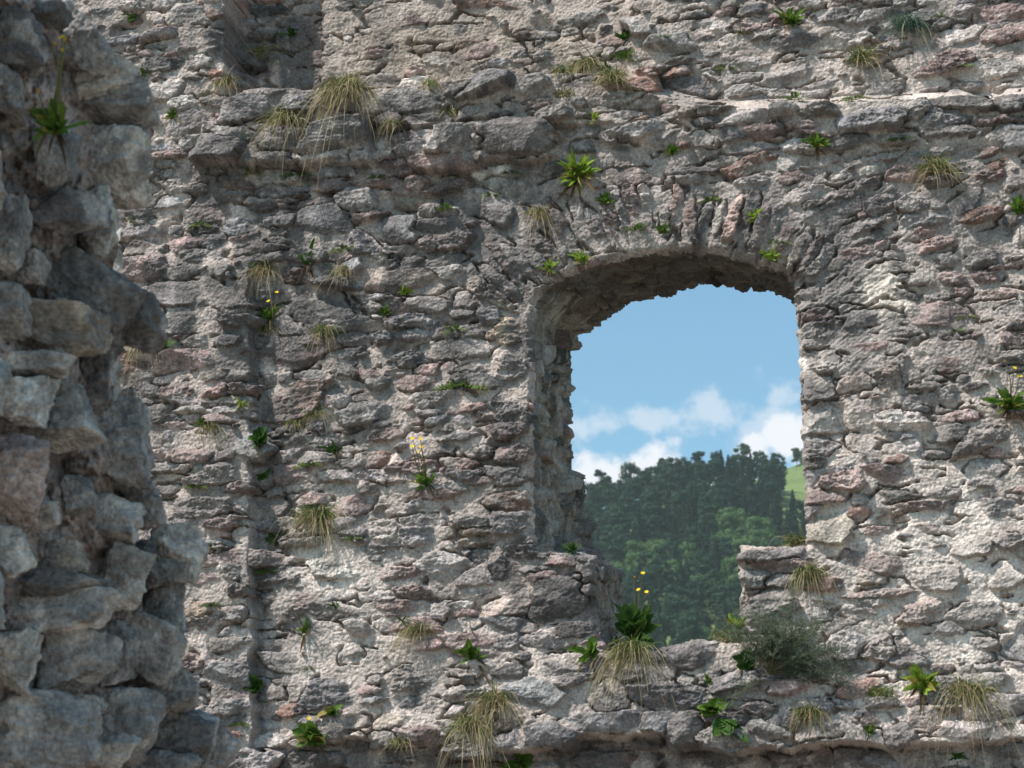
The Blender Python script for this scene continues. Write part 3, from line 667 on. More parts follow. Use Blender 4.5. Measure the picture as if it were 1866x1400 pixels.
for k, (px, py, w_, h_, ang, pal, fwd, dr) in enumerate(FST):
    dpt = depth_at(px, py) - fwd + .02
    c = at_depth(px, py, dpt); s = dpt / FPX
    v, q = rock((w_ * s * 1.12, max(.12, min(w_, h_) * s * dr * 1.5), h_ * s * 1.12), 900 + k, sharp=60 if k % 4 else 22)
    a = R(ang); ca, sa = math.cos(a), math.sin(a)
    x = v[:, 0] * ca - v[:, 2] * sa; z_ = v[:, 0] * sa + v[:, 2] * ca
    W3 = c + x[:, None] * rt + v[:, 1:2] * np.array([fw[0], fw[1], 0]) / np.hypot(fw[0], fw[1]) + z_[:, None] * (up * .3 + np.array([0, 0, .7]))
    col = np.array(FPAL[pal])[None] * (1 + .45 * fbm3(q[:, 0] * 22, q[:, 1] * 22, q[:, 2] * 30, 5, .7))[:, None]
    lt = sstep(.15, .6, fbm3(q[:, 0] * 6 + 9, q[:, 1] * 6, q[:, 2] * 8, 4))[:, None] * .6
    col = col * (1 - lt) + np.array([.62, .605, .59]) * lt
    bl = sstep(.1, .6, fbm3(q[:, 0] * 5 + 30, q[:, 1] * 5, q[:, 2] * 4, 4))[:, None] * .6
    col = col * (1 - bl) + np.array([.12, .118, .12]) * bl
    mo = sstep(.45, .8, fbm3(q[:, 0] * 4 + 50, q[:, 1] * 4, q[:, 2] * 4, 4))[:, None] * .5
    col = col * (1 - mo * .7) + np.array([.085, .08, .045]) * mo * .7
    mesh_obj('stone', W3 - FO, CS_F, M_FORE, fwall, True, {'albedo': (col * np.array([1.03, .98, .95])*1.02).clip(.03, .7)})
# ================================================================== hillside, wood, haze
M_TURF, nt, b = nodes_of('meadow_turf')
gn = N(nt, 'ShaderNodeNewGeometry'); t1 = N(nt, 'ShaderNodeTexNoise', Scale=.05, Detail=8.0); t2 = N(nt, 'ShaderNodeTexNoise', Scale=.9, Detail=4.0)
nt.links.new(gn.outputs['Position'], t1.inputs['Vector']); nt.links.new(gn.outputs['Position'], t2.inputs['Vector'])
am = N(nt, 'ShaderNodeMath', operation='ADD'); nt.links.new(t1.outputs['Fac'], am.inputs[0]); nt.links.new(t2.outputs['Fac'], am.inputs[1])
cr = N(nt, 'ShaderNodeValToRGB'); cr.color_ramp.elements[0].position = .7; cr.color_ramp.elements[1].position = 1.25
cr.color_ramp.elements[0].color = (.05, .085, .02, 1); cr.color_ramp.elements[1].color = (.13, .17, .05, 1)
mr = N(nt, 'ShaderNodeMath', operation='MULTIPLY'); mr.inputs[1].default_value = 1.0
nt.links.new(am.outputs[0], cr.inputs[0]); nt.links.new(cr.outputs[0], b.inputs['Base Color']); b.inputs['Roughness'].default_value = .9
def hill_z(x, y):
    """ground height of the far slope"""
    low = 32 * sstep(170, 470, y)
    h = np.where(y < 470, low, np.minimum(32 + (y - 470) * .495, 210 + (y - 830) * .04))
    prof = np.interp(x / np.maximum(y, 1), [-.6, -.25, -.20, -.155, -.125, -.094, -.067, -.02, .2], [.6, .84, .92, .958, .985, 1.0, .98, .96, .8])
    h = h * (1 + (prof - 1) * sstep(560, 820, y))
    h = h + 40 * np.exp(-((x + 20) / 60.) ** 2 - ((y - 910) / 42.) ** 2)
    return h + 2.0 * noise2(x * .02, y * .02)
gx_ = np.arange(-520, 521, 8.); gy_ = np.arange(120, 1150, 8.)
HX, HY = np.meshgrid(gx_, gy_, indexing='ij')
HZ = hill_z(HX, HY)
HZ = HZ * sstep(-520, -380, HX) * sstep(520, 380, HX) * sstep(1142, 1000, HY) + .3
edge_ = np.maximum.reduce([sstep(-500, -520, HX), sstep(500, 520, HX), sstep(1120, 1142, HY), sstep(140, 120, HY)])
HZ = HZ * (1 - edge_) - .5 * edge_
hill = mesh_obj('hill', np.stack([HX, HY, HZ], -1).reshape(-1, 3), grid_faces(len(gx_), len(gy_)), M_TURF); tag(hill, None, None, None, 'structure')
M_EARTH, nt, b = nodes_of('bounce_earth')
gn = N(nt, 'ShaderNodeNewGeometry'); t1 = N(nt, 'ShaderNodeTexNoise', Scale=.6, Detail=10.0, Roughness=.7); nt.links.new(gn.outputs['Position'], t1.inputs['Vector'])
cr = N(nt, 'ShaderNodeValToRGB'); cr.color_ramp.elements[0].position = .35; cr.color_ramp.elements[1].position = .7
cr.color_ramp.elements[0].color = (.15, .13, .105, 1); cr.color_ramp.elements[1].color = (.30, .27, .235, 1)
nt.links.new(t1.outputs['Fac'], cr.inputs[0]); nt.links.new(cr.outputs[0], b.inputs['Base Color']); b.inputs['Roughness'].default_value = .95
cy_ = np.linspace(-45, 45, 120); YX, YY = np.meshgrid(cy_, np.linspace(-60, 25, 110), indexing='ij')
bounce_gnd = mesh_obj('bounce_ground', np.stack([YX, YY, .02 + .03 * (noise2(YX * .8, YY * .8) + 1)], -1).reshape(-1, 3), grid_faces(120, 110), M_EARTH); tag(bounce_gnd, None, None, None, 'structure')  # unseen earth sheet, added so the light bounced onto undersides is not green
g2 = np.linspace(-1400, 1400, 60); QX, QY = np.meshgrid(g2, g2, indexing='ij')
gr = mesh_obj('ground', np.stack([QX, QY, 0 * QX], -1).reshape(-1, 3), grid_faces(60, 60), M_TURF); tag(gr, None, None, None, 'structure')
# ---- trees
M_BROAD = leaf_material('broadleaf_crown', (.009, .030, .021), (.040, .084, .044), scale=.5, trans=.2, rough=.6, spread=.7)
M_LIGHT = leaf_material('pale_broadleaf_crown', (.065, .125, .045), (.115, .19, .065), scale=.35, trans=.25, rough=.6, spread=.3)
M_SPRUCE = leaf_material('spruce_needles', (.012, .032, .022), (.028, .058, .032), scale=.5, trans=.1, rough=.6, spread=.4)
M_BARK = leaf_material('tree_bark', (.08, .065, .05), (.14, .12, .10), scale=2., trans=0)
def leaf_quads(c, d1, size, g):
    """quads centred on c with random tilt around direction d1"""
    n = len(c); a = g.normal(size=(n, 3)); a /= np.linalg.norm(a, axis=1, keepdims=True)
    nrm_ = d1 + .55 * a; nrm_ /= np.linalg.norm(nrm_, axis=1, keepdims=True) + 1e-9
    t = np.cross(nrm_, g.normal(size=(n, 3))); t /= np.linalg.norm(t, axis=1, keepdims=True) + 1e-9
    b_ = np.cross(nrm_, t); s = size * g.uniform(.6, 1.3, (n, 1))
    v = np.stack([c - t * s, c - b_ * s * .7, c + t * s, c + b_ * s * .7], 1).reshape(-1, 3)
    return v, np.arange(4 * n).reshape(-1, 4)
def tube(path, rad, n=6):
    path = np.asarray(path, float); rad = np.asarray(rad, float)
    d = np.gradient(path, axis=0); d /= np.linalg.norm(d, axis=1, keepdims=True) + 1e-9
    ref = np.array([.3, .9, .2]) if abs(d[0][2]) > .6 else np.array([0, 0, 1.])
    s = np.cross(d, ref); s /= np.linalg.norm(s, axis=1, keepdims=True) + 1e-9; q = np.cross(d, s)
    a = np.arange(n) / n * 2 * np.pi
    v = path[:, None] + rad[:, None, None] * (np.cos(a)[None, :, None] * s[:, None] + np.sin(a)[None, :, None] * q[:, None])
    i = np.arange(len(path) * n).reshape(len(path), n); j = np.roll(i, -1, 1)
    return v.reshape(-1, 3), np.stack([i[:-1], i[1:], j[1:], j[:-1]], -1).reshape(-1, 4)
def join(lst):
    V_, F_, o = [], [], 0
    for v, f in lst: V_.append(v); F_.append(f + o); o += len(v)
    return np.concatenate(V_), np.concatenate(F_)
def broad_mesh(seed, H=17., W=10., n=3200, trunk=.25, lumps=15, leaf=.46):
    g = np.random.default_rng(seed); tr = [tube([(0, 0, -1.), (.1, 0, H * .3), (.2, .1, H * .75)], [W * .035, W * .026, .05])]
    cs_, pts, nr = [], [], []
    for k in range(lumps):
        th = g.uniform(0, 6.283); hz = g.uniform(trunk + .08, .9); rad = W * .5 * math.sqrt(max(.05, 1 - ((hz - .56) / .46) ** 2)) * math.sqrt(g.uniform(.05, .9))
        c = np.array([rad * math.cos(th), rad * math.sin(th), H * hz]); r = W * g.uniform(.09, .17)
        cs_.append((c, r)); k % 3 or tr.append(tube([(.1, 0, H * g.uniform(.25, .5)), c * np.array([.5, .5, .5]) + np.array([0, 0, H * .28]), c], [W * .016, W * .011, .03], 5))
    cs_.append((np.array([0, 0, H * .86]), W * .22))
    for c, r in cs_:
        m = int(n / len(cs_)); d = g.normal(size=(m, 3)); d /= np.linalg.norm(d, axis=1, keepdims=True)
        rr_ = r * g.uniform(.55, 1.3, (m, 1)); p = c + d * rr_ * np.array([1.1, 1.1, .82]); pts.append(p); nr.append(d)
    v, f = leaf_quads(np.concatenate(pts), np.concatenate(nr), leaf, g)
    return (v, f), join(tr)
def spruce_mesh(seed, H=23., W=7.6, n=2600):
    g = np.random.default_rng(seed); tr = [tube([(0, 0, -1), (0, 0, H * .5), (0, 0, H * .98)], [.32, .2, .03])]
    pts, nr = [], []; z_ = H * .08
    while z_ < H * .985:
        f = 1 - z_ / H; L_ = W * .5 * (f ** .8) * g.uniform(.8, 1.12) + .12; k = int(5 + 5 * f)
        for th in np.arange(k) / k * 6.283 + g.uniform(0, 6):
            l = L_ * g.uniform(.7, 1.15); m = max(3, int(9 * l)); t = np.sqrt(g.uniform(.02, 1, m))
            d = np.array([math.cos(th), math.sin(th), 0]); s = np.array([-d[1], d[0], 0])
            p = d * (t * l)[:, None] + s * (g.normal(0, .17, m) * l * (1.1 - t * .7))[:, None]
            p[:, 2] = z_ - .38 * l * t ** 1.4 + .10 * l * t ** 4 + g.normal(0, .12, m); pts.append(p); nr.append(np.tile(d * .5 + np.array([0, 0, .9]), (m, 1)))
        z_ += max(.32, .045 * H * f) * g.uniform(.75, 1.2)
    p = np.concatenate(pts)
    v, f = leaf_quads(p, np.concatenate(nr), .34, g)
    return (v, f), join(tr)
def make_tree(name, cm, mat):
    (cv_, cf), (tv_, tf) = cm
    root = empty(name)
    mesh_obj('crown', cv_, cf, mat, root, False); mesh_obj('trunk', tv_, tf, M_BARK, root)
    return root
def copy_thing(root, loc, rz=0, sc=1.0, label=None):
    r = root.copy(); COL.objects.link(r); r.location = loc; r.rotation_euler = (0, 0, rz); r.scale = (sc, sc, sc) if np.isscalar(sc) else sc
    if label: r['label'] = label
    for ch in list(root.children):
        c = ch.copy(); COL.objects.link(c); c.parent = r
        for g_ in ch.children:
            d = g_.copy(); COL.objects.link(d); d.parent = c
    return r
PROTO = {'broad': [make_tree('broadleaf_tree', broad_mesh(40 + k, H=17 + k % 3 * 1.5, W=8 + k % 2 * 1.2, n=7200, leaf=.29, lumps=50), M_BROAD) for k in range(6)],
         'pale': [make_tree('broadleaf_tree', broad_mesh(60 + k, H=13, W=11, n=7000, leaf=.30, lumps=46), M_LIGHT) for k in range(3)],
         'tall': [make_tree('broadleaf_tree', broad_mesh(70 + k, H=22, W=6.6, trunk=.15, n=5000, lumps=38, leaf=.29), M_BROAD) for k in range(3)],
         'spruce': [make_tree('spruce_tree', spruce_mesh(80 + k, H=18 + 1.5 * k), M_SPRUCE) for k in range(4)]}
USED = set()
def plant_tree(kind, x, y, rz, sc, label, group):
    ps = PROTO[kind]; i = rng.integers(len(ps)); z_ = float(hill_z(np.array([x]), np.array([y]))[0]) - .2
    if (kind, i) in USED: o = copy_thing(ps[i], (x, y, z_), rz, sc)
    else:
        USED.add((kind, i)); o = ps[i]; o.location = (x, y, z_); o.rotation_euler = (0, 0, rz); o.scale = (sc, sc, sc * rng.uniform(.9, 1.1))
    o['label'] = label; o['category'] = 'tree'; o['group'] = group
    return o
def hit_hill(px, py):
    d = ray(px, py); t = np.arange(300, 1000, .5); P_ = CAM[None] + d[None] * t[:, None]
    k = np.nonzero(P_[:, 2] < hill_z(P_[:, 0], P_[:, 1]))[0]
    return None if len(k) == 0 else P_[k[0]]
def crest_point(px, y):
    d = ray(px, 850); return CAM[0] + d[0] * (y - CAM[1]) / d[1], y

OCC = []
NT = 0
yy = 606.0
ZN = {}
while yy < 836:
    x0 = 2.3 - .186 * (yy + 12); x1 = 2.3 - .036 * (yy + 12); xx = x0 + rng.uniform(0, 8)
    while xx < x1:
        x = xx + rng.normal(0, 1.2); y = yy + rng.normal(0, 1.8)
        px, py = project(x, y, float(hill_z(np.array([x]), np.array([y]))[0]) + 10)
        r = rng.random(); sk = yy > 815
        def near(a, b_, rx, ry): return ((px - a) / rx) ** 2 + ((py - b_) / ry) ** 2 < 1
        if near(1205, 1000, 60, 26) or near(1355, 968, 62, 34) or near(1140, 1020, 50, 24): kind = 'pale' if r < .85 else 'broad'
        elif near(1250, 1105, 60, 40): kind = 'pale' if r < .4 else 'broad'
        elif near(1400, 920, 60, 60) or near(1250, 935, 40, 60): kind = 'spruce' if r < .7 else 'broad'
        elif near(1140, 890, 80, 40): kind = 'broad' if r < .8 else 'tall'
        elif sk: kind = 'tall' if r < .15 else ('spruce' if r < .30 else 'broad')
        else: kind = 'spruce' if r < .54 else ('broad' if r < .88 else ('pale' if r < .94 else 'tall'))
        if px > 1422 and py < 925: xx += 7; continue
        sc = rng.uniform(.66, .98) * (.95 if kind == 'spruce' else 1.0) * (.92 if sk else 1)
        zone = 'skyline' if sk else ('upper' if yy > 760 else ('middle' if yy > 705 else 'lower'))
        kd = {'broad': 'mid green bushy broadleaf tree', 'pale': 'pale yellowish green rounded broadleaf tree', 'tall': 'tall slender broadleaf tree', 'spruce': 'dark pointed spruce'}[kind]
        wh = {'skyline': 'standing on the ridge line against the sky', 'upper': 'in the upper wood just below the ridge', 'middle': 'half way up the wooded hillside', 'lower': 'low on the wooded hillside just above the sill'}[zone]
        o = plant_tree(kind, x, y, rng.uniform(0, 6.28), sc, kd + ' ' + wh, {'broad': 'bushy broadleaf trees', 'pale': 'pale broadleaf trees', 'tall': 'slender broadleaf trees', 'spruce': 'spruces'}[kind] + ' ' + wh)
        NT += 1
        xx += {'broad': 6.9, 'pale': 8.6, 'tall': 5.8, 'spruce': 5.2}[kind] * rng.uniform(.85, 1.2)
    yy += 9.0
print('trees', NT)
# the wood goes on to both sides, out of the picture's window: one mass
def far_wood():
    g = np.random.default_rng(9); vs, fs, off = [], [], 0
    ks = [(broad_mesh(140 + k, H=15, W=8, n=1500, leaf=.6, lumps=30)[0][0], broad_mesh(140 + k, H=15, W=8, n=1500, leaf=.6, lumps=30)[0][1]) for k in range(3)] + [spruce_mesh(150, H=19)[0]]
    y = 606.
    while y < 836:
        for lo, hi in ((-.30, -.188), (-.034, .10)):
            x = 2.3 + lo * (y + 12)
            while x < 2.3 + hi * (y + 12):
                v, f = ks[g.integers(4)]; px_, py_ = x + g.normal(0, 1.2), y + g.normal(0, 1.8); a = g.uniform(0, 6.28); sc = g.uniform(.75, 1.05)
                hz = float(hill_z(np.array([px_]), np.array([py_]))[0]) - .2
                vs.append(np.stack([v[:, 0] * math.cos(a) - v[:, 1] * math.sin(a), v[:, 0] * math.sin(a) + v[:, 1] * math.cos(a), v[:, 2]], 1) * sc + np.array([px_, py_, hz])); fs.append(f + off); off += len(v)
                x += 8.
        y += 10.5
    o = mesh_obj('distant_wood', np.concatenate(vs), np.concatenate(fs), M_BROAD, None, False); tag(o, None, None, None, 'stuff'); o['label'] = 'rest of the dense green wood on the far hillside'
far_wood()
for px, y, sc, lb in ((1452, 893, .50, 'small rounded tree standing alone on the bright green meadow'), (1474, 880, .8, 'taller tree at the meadow edge half hidden by the window jamb')):
    d = ray(px, 850); x = CAM[0] + d[0] / d[1] * (y - CAM[1])
    o = plant_tree('broad', x, y, 1.0, sc, lb, None)
    if 'group' in o: del o['group']
for k, ps in PROTO.items():
    for i, o in enumerate(ps):
        if (k, i) not in USED:
            for c in list(o.children): bpy.data.objects.remove(c)
            bpy.data.objects.remove(o)
# ---- air between the wall and the far hill
def haze_box():
    m = bpy.data.materials.new('haze_air'); m.use_nodes = True; nt = m.node_tree
    nt.nodes.remove(nt.nodes['Principled BSDF'])
    v = N(nt, 'ShaderNodeVolumePrincipled'); v.inputs['Density'].default_value = HAZE; v.inputs['Color'].default_value = (.82, .93, 1, 1); v.inputs['Anisotropy'].default_value = .0
    nt.links.new(v.outputs[0], nt.nodes['Material Output'].inputs['Volume'])
    x0, x1, y0, y1, z0, z1 = -1450, 1450, -1450, 1450, -1.5, 262
    vv = [(x, y, z) for x in (x0, x1) for y in (y0, y1) for z in (z0, z1)]
    o = mesh_obj("haze", vv, np.array([(0, 1, 3, 2), (4, 6, 7, 5), (0, 4, 5, 1), (2, 3, 7, 6), (0, 2, 6, 4), (1, 5, 7, 3)]), m, None, False)
    tag(o, None, None, None, 'stuff'); o['label'] = 'thin bluish summer haze over the wooded hill'
HAZE = .000085
haze_box()
# ================================================================== plants growing on the walls
def strips(paths, w0, w1=.0006, facing=None, g=None):
    """paths (n,k,3) -> flat ribbons"""
    n, k, _ = paths.shape; d = np.gradient(paths, axis=1)
    side = np.cross(d, g.normal(size=(n, 1, 3)) * np.array([1, .5, 1]) + np.array([0, -1.2, 0])); side /= np.linalg.norm(side, axis=2, keepdims=True) + 1e-9
    t = np.linspace(0, 1, k)[None, :, None]; wd = (w0 * (1 - t) ** .7 + w1) * g.uniform(.7, 1.3, (n, 1, 1)) / 2
    v = np.stack([paths - side * wd, paths + side * wd], 2).reshape(-1, 3)
    i = np.arange(n * k * 2).reshape(n, k, 2)
    f = np.stack([i[:, :-1, 0], i[:, 1:, 0], i[:, 1:, 1], i[:, :-1, 1]], -1).reshape(-1, 4)
    return v, f
def blade_paths(n, L, g, spread=.9, rise=.9, out=.6, grav=1.1, base=.02, k=8, lean=0.):
    t = np.linspace(0, 1, k)[None, :, None]
    d = np.stack([g.normal(lean, spread, n), -np.abs(g.normal(out, .35, n)), g.normal(rise, .45, n)], 1); d /= np.linalg.norm(d, axis=1, keepdims=True)
    l = (L * g.uniform(.45, 1.1, n))[:, None, None]
    r = g.normal(0, base, (n, 1, 3)) * np.array([1.5, .3, .6])
    gr = np.abs(g.normal(grav, grav * .3, n))[:, None, None]
    l = np.where(g.random((n, 1, 1)) < .12, l * 1.45, l)
    p = r + d[:, None] * l * t * (1 - .2 * t)
    p = p - np.array([0, 0, 1.]) * gr * l * t ** 2 * .8
    p = p + np.cumsum(g.normal(0, .012, (n, k, 3)) * l * t, axis=1)
    return p
PIX = .00302
def grass(px, py, w, h, dry, label, n=110, mat=None, group=None, rise=.8, grav=1.2, name='grass_tuft', lean=0.):
    """px,py: the root; w,h the spread of the tuft in photo pixels"""
    g = np.random.default_rng(int(px * 7 + py)); x, y, z_ = wall_y(px, py)
    o = empty(name, (x, y + .01, z_)); tag(o, label, 'grass tuft', group)
    vr = g.uniform(.55, 1.5); rise *= g.uniform(.6, 1.25); grav *= g.uniform(.75, 1.2); lean += g.normal(0, .28); n = int(n * g.uniform(.55, 1.05))
    L = max(w * .75, h) * PIX * .92; sp_ = .55 * w / max(h, 30) + .15
    n = int(n * 1.9); nd = int(n * dry * .66); ng = n - nd
    if ng > 0:
        p = blade_paths(ng, L * .8, g, sp_, rise + .35, .5, grav * .72, .006 + w * PIX * .055 * vr, lean=lean)
        v, f = strips(p, .0042, g=g); mesh_obj('green_blades', v, f, mat or M_GRASS, o)
    if nd > 0:
        p = blade_paths(nd, L, g, sp_ * 1.1, rise * .95, .5, grav * 1.05, .006 + w * PIX * .055 * vr, k=10, lean=lean)
        v, f = strips(p, .0036, g=g); mesh_obj('dry_blades', v, f, M_DRY, o)
    return o
def leaf_mesh(n, L, W, g, spread=.9, rise=.8, out=.7, droop=.35, tilt=None, round_=False, k=7):
    t = np.linspace(0, 1, k)
    prof = (np.sin(np.pi * np.clip(t, .02, .98) ** (.95 if round_ else 1.25)) ** (.6 if round_ else .85)); prof[0] = .14; prof[-1] = .03
    vs, fs = [], []
    for i in range(n):
        th = (i + g.uniform(-.4, .4)) / max(1, n - 1) * 2 - 1 if n > 1 else 0
        th = (.35 * th + .65 * g.uniform(-1, 1)) * spread * 1.25
        d = np.array([math.sin(th), -abs(g.normal(out, .25)), math.cos(th) * rise + g.normal(0, .18)]); d /= np.linalg.norm(d)
        l = L * g.uniform(.4, 1.12); c = d[None] * (l * t)[:, None] + np.array([g.normal(0, .16), 0, g.normal(0, .1)])[None] * (l * t ** 2)[:, None]; c[:, 2] -= droop * g.uniform(.5, 1.4) * l * t ** 2
        c = c + g.normal(0, .006, 3)
        s = np.cross(d, np.array([g.normal(0, .55), -1., g.normal(.25, .3)])); s /= np.linalg.norm(s) + 1e-9; nn = np.cross(s, d)
        wv = W * .5 * prof * g.uniform(.8, 1.2) * (1 + .16 * np.sin(t * 19 + g.uniform(0, 6)))
        row = np.stack([c - s * wv[:, None] + nn * (wv * .35)[:, None], c, c + s * wv[:, None] + nn * (wv * .35)[:, None]], 1)
        vs.append(row.reshape(-1, 3)); fs.append(grid_faces(k, 3) + i * k * 3)
    return np.concatenate(vs), np.concatenate(fs)
def flower(o, base, tip, g, r=.014, bud=False):
    mid = (np.array(base) + np.array(tip)) / 2 + g.normal(0, .008, 3)
    v, f = tube([base, mid, tip], [.0032, .0026, .002], 5); st = mesh_obj('stem', v, f, M_STEM, o)
    n = 15; vs = []; nn = np.array([g.normal(0, .3), -.8, .7]); nn /= np.linalg.norm(nn)
    a_ = np.cross(nn, [0, 0, 1.]); a_ /= np.linalg.norm(a_); b_ = np.cross(nn, a_)
    for k in range(n):
        th = k / n * 6.283 + g.uniform(-.1, .1); e = a_ * math.cos(th) + b_ * math.sin(th); q = -a_ * math.sin(th) + b_ * math.cos(th)
        l = r * g.uniform(.85, 1.15); up_ = nn * r * (.25 if not bud else 1.1); sh = 1 if not bud else .35
        vs += [np.array(tip) - q * r * .1, np.array(tip) + e * l * .75 * sh - q * r * .22 + up_ * .7, np.array(tip) + e * l * sh + up_, np.array(tip) + e * l * .75 * sh + q * r * .22 + up_ * .7]
    mesh_obj('flower_head', np.array(vs), np.arange(4 * n).reshape(-1, 4), M_YEL, o)
def weed(px, py, w, h, label, mat=None, n=11, round_=False, flowers=(), dead=3, cat='weed', name='leafy_weed', at=None, spread=1.0, rise=.85, droop=.3, group=None, wid=.165, out=.45, ls=1.08):
    g = np.random.default_rng(int(px * 5 + py * 3)); x, y, z_ = at[:3] if at is not None else wall_y(px, py)
    o = empty(name, (x, y + .012, z_)); tag(o, label, cat, group)
    sc = PIX if at is None else (at[3] if len(at) > 3 else PIX * .5)
    L = max(w * .48, h * .66) * sc * ls
    n = int(n * 1.7)
    v, f = leaf_mesh(n, L, L * wid, g, spread, rise, out, droop, round_=round_)
    v2, f2 = leaf_mesh(max(3, n // 2), L * .62, L * wid * .85, g, spread * 1.1, rise * .7, out + .3, droop, round_=round_)
    v3, f3 = leaf_mesh(max(2, n // 5), L * .5, L * wid * .8, g, 1.3, -.3, .7, .2, round_=round_)
    v, f = join([(v, f), (v2, f2), (v3, f3)])
    mesh_obj('leaves', v, f, mat or M_GREEN, o)
    if n > 10 and mat is not M_DARKL:
        v, f = leaf_mesh(max(2, n // 6), L * .95, L * wid, g, spread * 1.2, rise * .6, out, droop * 1.6, round_=round_); mesh_obj('faded_leaves', v, f, M_FADE, o)
    if dead:
        v, f = leaf_mesh(dead, L * .7, L * .10, g, 1.3, -.5, .35, .8); mesh_obj('dead_leaves', v, f, M_DEAD, o)
    for fx, fy, bud in flowers:
        tip = np.array([(fx - px) * sc, -.05 - g.uniform(0, .05), (py - fy) * sc]); flower(o, (g.normal(0, .01), -.01, .01), tip, g, max(.0095, .0125 * sc / PIX), bud)
    return o
def fern(px, py, w, h, label, n=7, mat=None, group=None):
    g = np.random.default_rng(int(px * 3 + py * 11)); x, y, z_ = wall_y(px, py)
    o = empty('wall_fern', (x, y + .01, z_)); tag(o, label, 'fern', group)
    vs, fs, off = [], [], 0; sts = []
    for i in range(n):
        th = (i / max(1, n - 1) * 2 - 1) * 1.2 + g.normal(0, .2); L = .62 * max(w, h) * PIX * g.uniform(.6, 1.15) 
        d = np.array([math.sin(th) * w / max(w, h) * 1.2, -.5, (math.cos(th) * .9 - .1) * h / max(w, h)]); t = np.linspace(0, 1, 9)
        c = d[None] * (L * t)[:, None]; c[:, 2] -= .45 * L * t ** 2; sts.append(tube(c, np.full(9, .0011), 4))
        s = np.cross(d, [0, -.7, .7]); s /= np.linalg.norm(s) + 1e-9; dd = d / np.linalg.norm(d)
        for k in range(2, 9):
            for sg in (-1, 1):
                l = L * .26 * (1 - (t[k] - .35) ** 2 * 1.5) * g.uniform(.8, 1.2); e = s * sg + dd * .35 + g.normal(0, .12, 3); q = dd * l * .33; b0 = c[k]
                vs += [b0, b0 + e * l * .5 - q, b0 + e * l, b0 + e * l * .5 + q]; fs.append([off, off + 1, off + 2, off + 3]); off += 4
    mesh_obj('fronds', np.array(vs), np.array(fs), mat or M_FERN, o); v, f = join(sts); mesh_obj('stalks', v, f, M_STEM, o)
    return o
# ---- grass tufts
for a in (
 (640, 174, 116, 116, .8, 'largest golden grass tuft spilling over the middle of the upper ledge', 260),
 (528, 228, 96, 112, .6, 'long drooping tan grass tuft hanging in front of the broken upper ledge stones', 190),
 (556, 130, 46, 60, .15, 'dark green grass tuft in the corner of the niche above the ledge', 90),
 (412, 150, 56, 60, .75, 'short tan grass tuft at the left end of the upper ledge', 110),
 (785, 160, 42, 46, .5, 'small upright tan tuft on the ledge beneath the brownish plaster', 70),
 (818, 212, 44, 40, .45, 'small green and tan tuft below the ledge, left of the big boulder', 70),
 (726, 235, 44, 60, .7, 'thin straggling tuft under the ledge with a few long dry blades', 45),
 (1120, 156, 82, 88, .55, 'thick grey green tuft with pale blades under the right end of the curved ledge', 200),
 (1027, 138, 46, 48, .5, 'small olive tuft beside the boulder on the curved ledge', 70),
 (1030, 182, 46, 44, .7, 'faded small tuft directly under the olive one on the ledge face', 55),
 (1056, 88, 92, 46, .8, 'low broad rusty tan tuft on the ledge below the bare twig', 150),
 (1565, 92, 60, 84, .5, 'olive tuft with long dry tail on the pale stones above the right ledge', 130),
 (1706, 318, 92, 92, .5, 'round spiky tuft with straw blades alone on the right wall face', 190),
 (978, 388, 46, 66, .85, 'dry yellow tuft beside the left end of the arch stones', 70),
 (482, 500, 52, 96, .95, 'dry brown hanging tuft at the top of the vertical crevice', 90),
 (590, 606, 58, 54, .5, 'spiky green and straw tuft under the dark rough patch', 130),
 (476, 602, 40, 52, .2, 'grey green tuft in the vertical crevice below the yellow flowers', 70),
 (268, 622, 46, 110, .85, 'pale straw tuft hanging close to the jutting corner of the shaded front wall', 100),
 (575, 756, 46, 48, .5, 'greenish tuft standing alone right of the vertical crevice at mid height', 90),
 (534, 772, 48, 40, .7, 'low straw tuft with one broad leaf beside it, left of a greener tuft', 60),
 (575, 940, 84, 84, .55, 'large rounded olive tuft on the sunlit wall below the middle', 210),
 (766, 1152, 56, 80, .85, 'drooping dry tuft with one long dangling blade on the lower wall', 90),
 (907, 1285, 78, 100, .75, 'big straw tuft fanning down over the bottom ledge', 200),
 (862, 1325, 86, 105, .6, 'long olive tuft hanging below the bottom ledge at its left end', 160),
 (1152, 1186, 104, 100, .6, 'big mixed green and straw tuft at the lower left corner of the window', 260),
 (1470, 1046, 72, 72, .5, 'short bristly tuft under the stepped stones right of the window', 130),
 (1763, 1262, 82, 110, .65, 'drooping golden tuft low on the right wall', 190),
 (1475, 1302, 72, 62, .6, 'flat greyish tuft near the bottom right of the window', 130),
 (1602, 1266, 52, 34, .1, 'low green grassy cushion on the lower right wall', 80),
 (732, 1352, 56, 36, .5, 'small sparse tuft at the very bottom of the wall', 60),
 (632, 500, 36, 62, .8, 'thin brown tuft right of the dark rough patch', 45),
 (388, 785, 40, 60, .85, 'sparse dry tuft with hanging blades left of the crevice', 40)):
    grass(a[0], a[1], a[2], a[3], a[4], a[5], int(a[6] * 1.15))
grass(1650, 26, 68, 84, .05, 'blue green fescue tuft hanging near the top of the right wall', 240, M_BLUEG)
grass(440, 62, 110, 96, .85, 'sparse tuft of long arching seed stalks in the niche', 55, None, None, 1.0, .95, lean=.8)
grass(1335, 1165, 96, 46, .35, 'fresh yellowish green grass growing on the window sill', 150, rise=1.2, grav=.8, lean=-.4)
grass(1452, 985, 62, 46, .6, 'dark grass with curled dry stalks on the stepped block beside the right jamb', 90, M_GRASS, rise=1., grav=.9, lean=-.6)
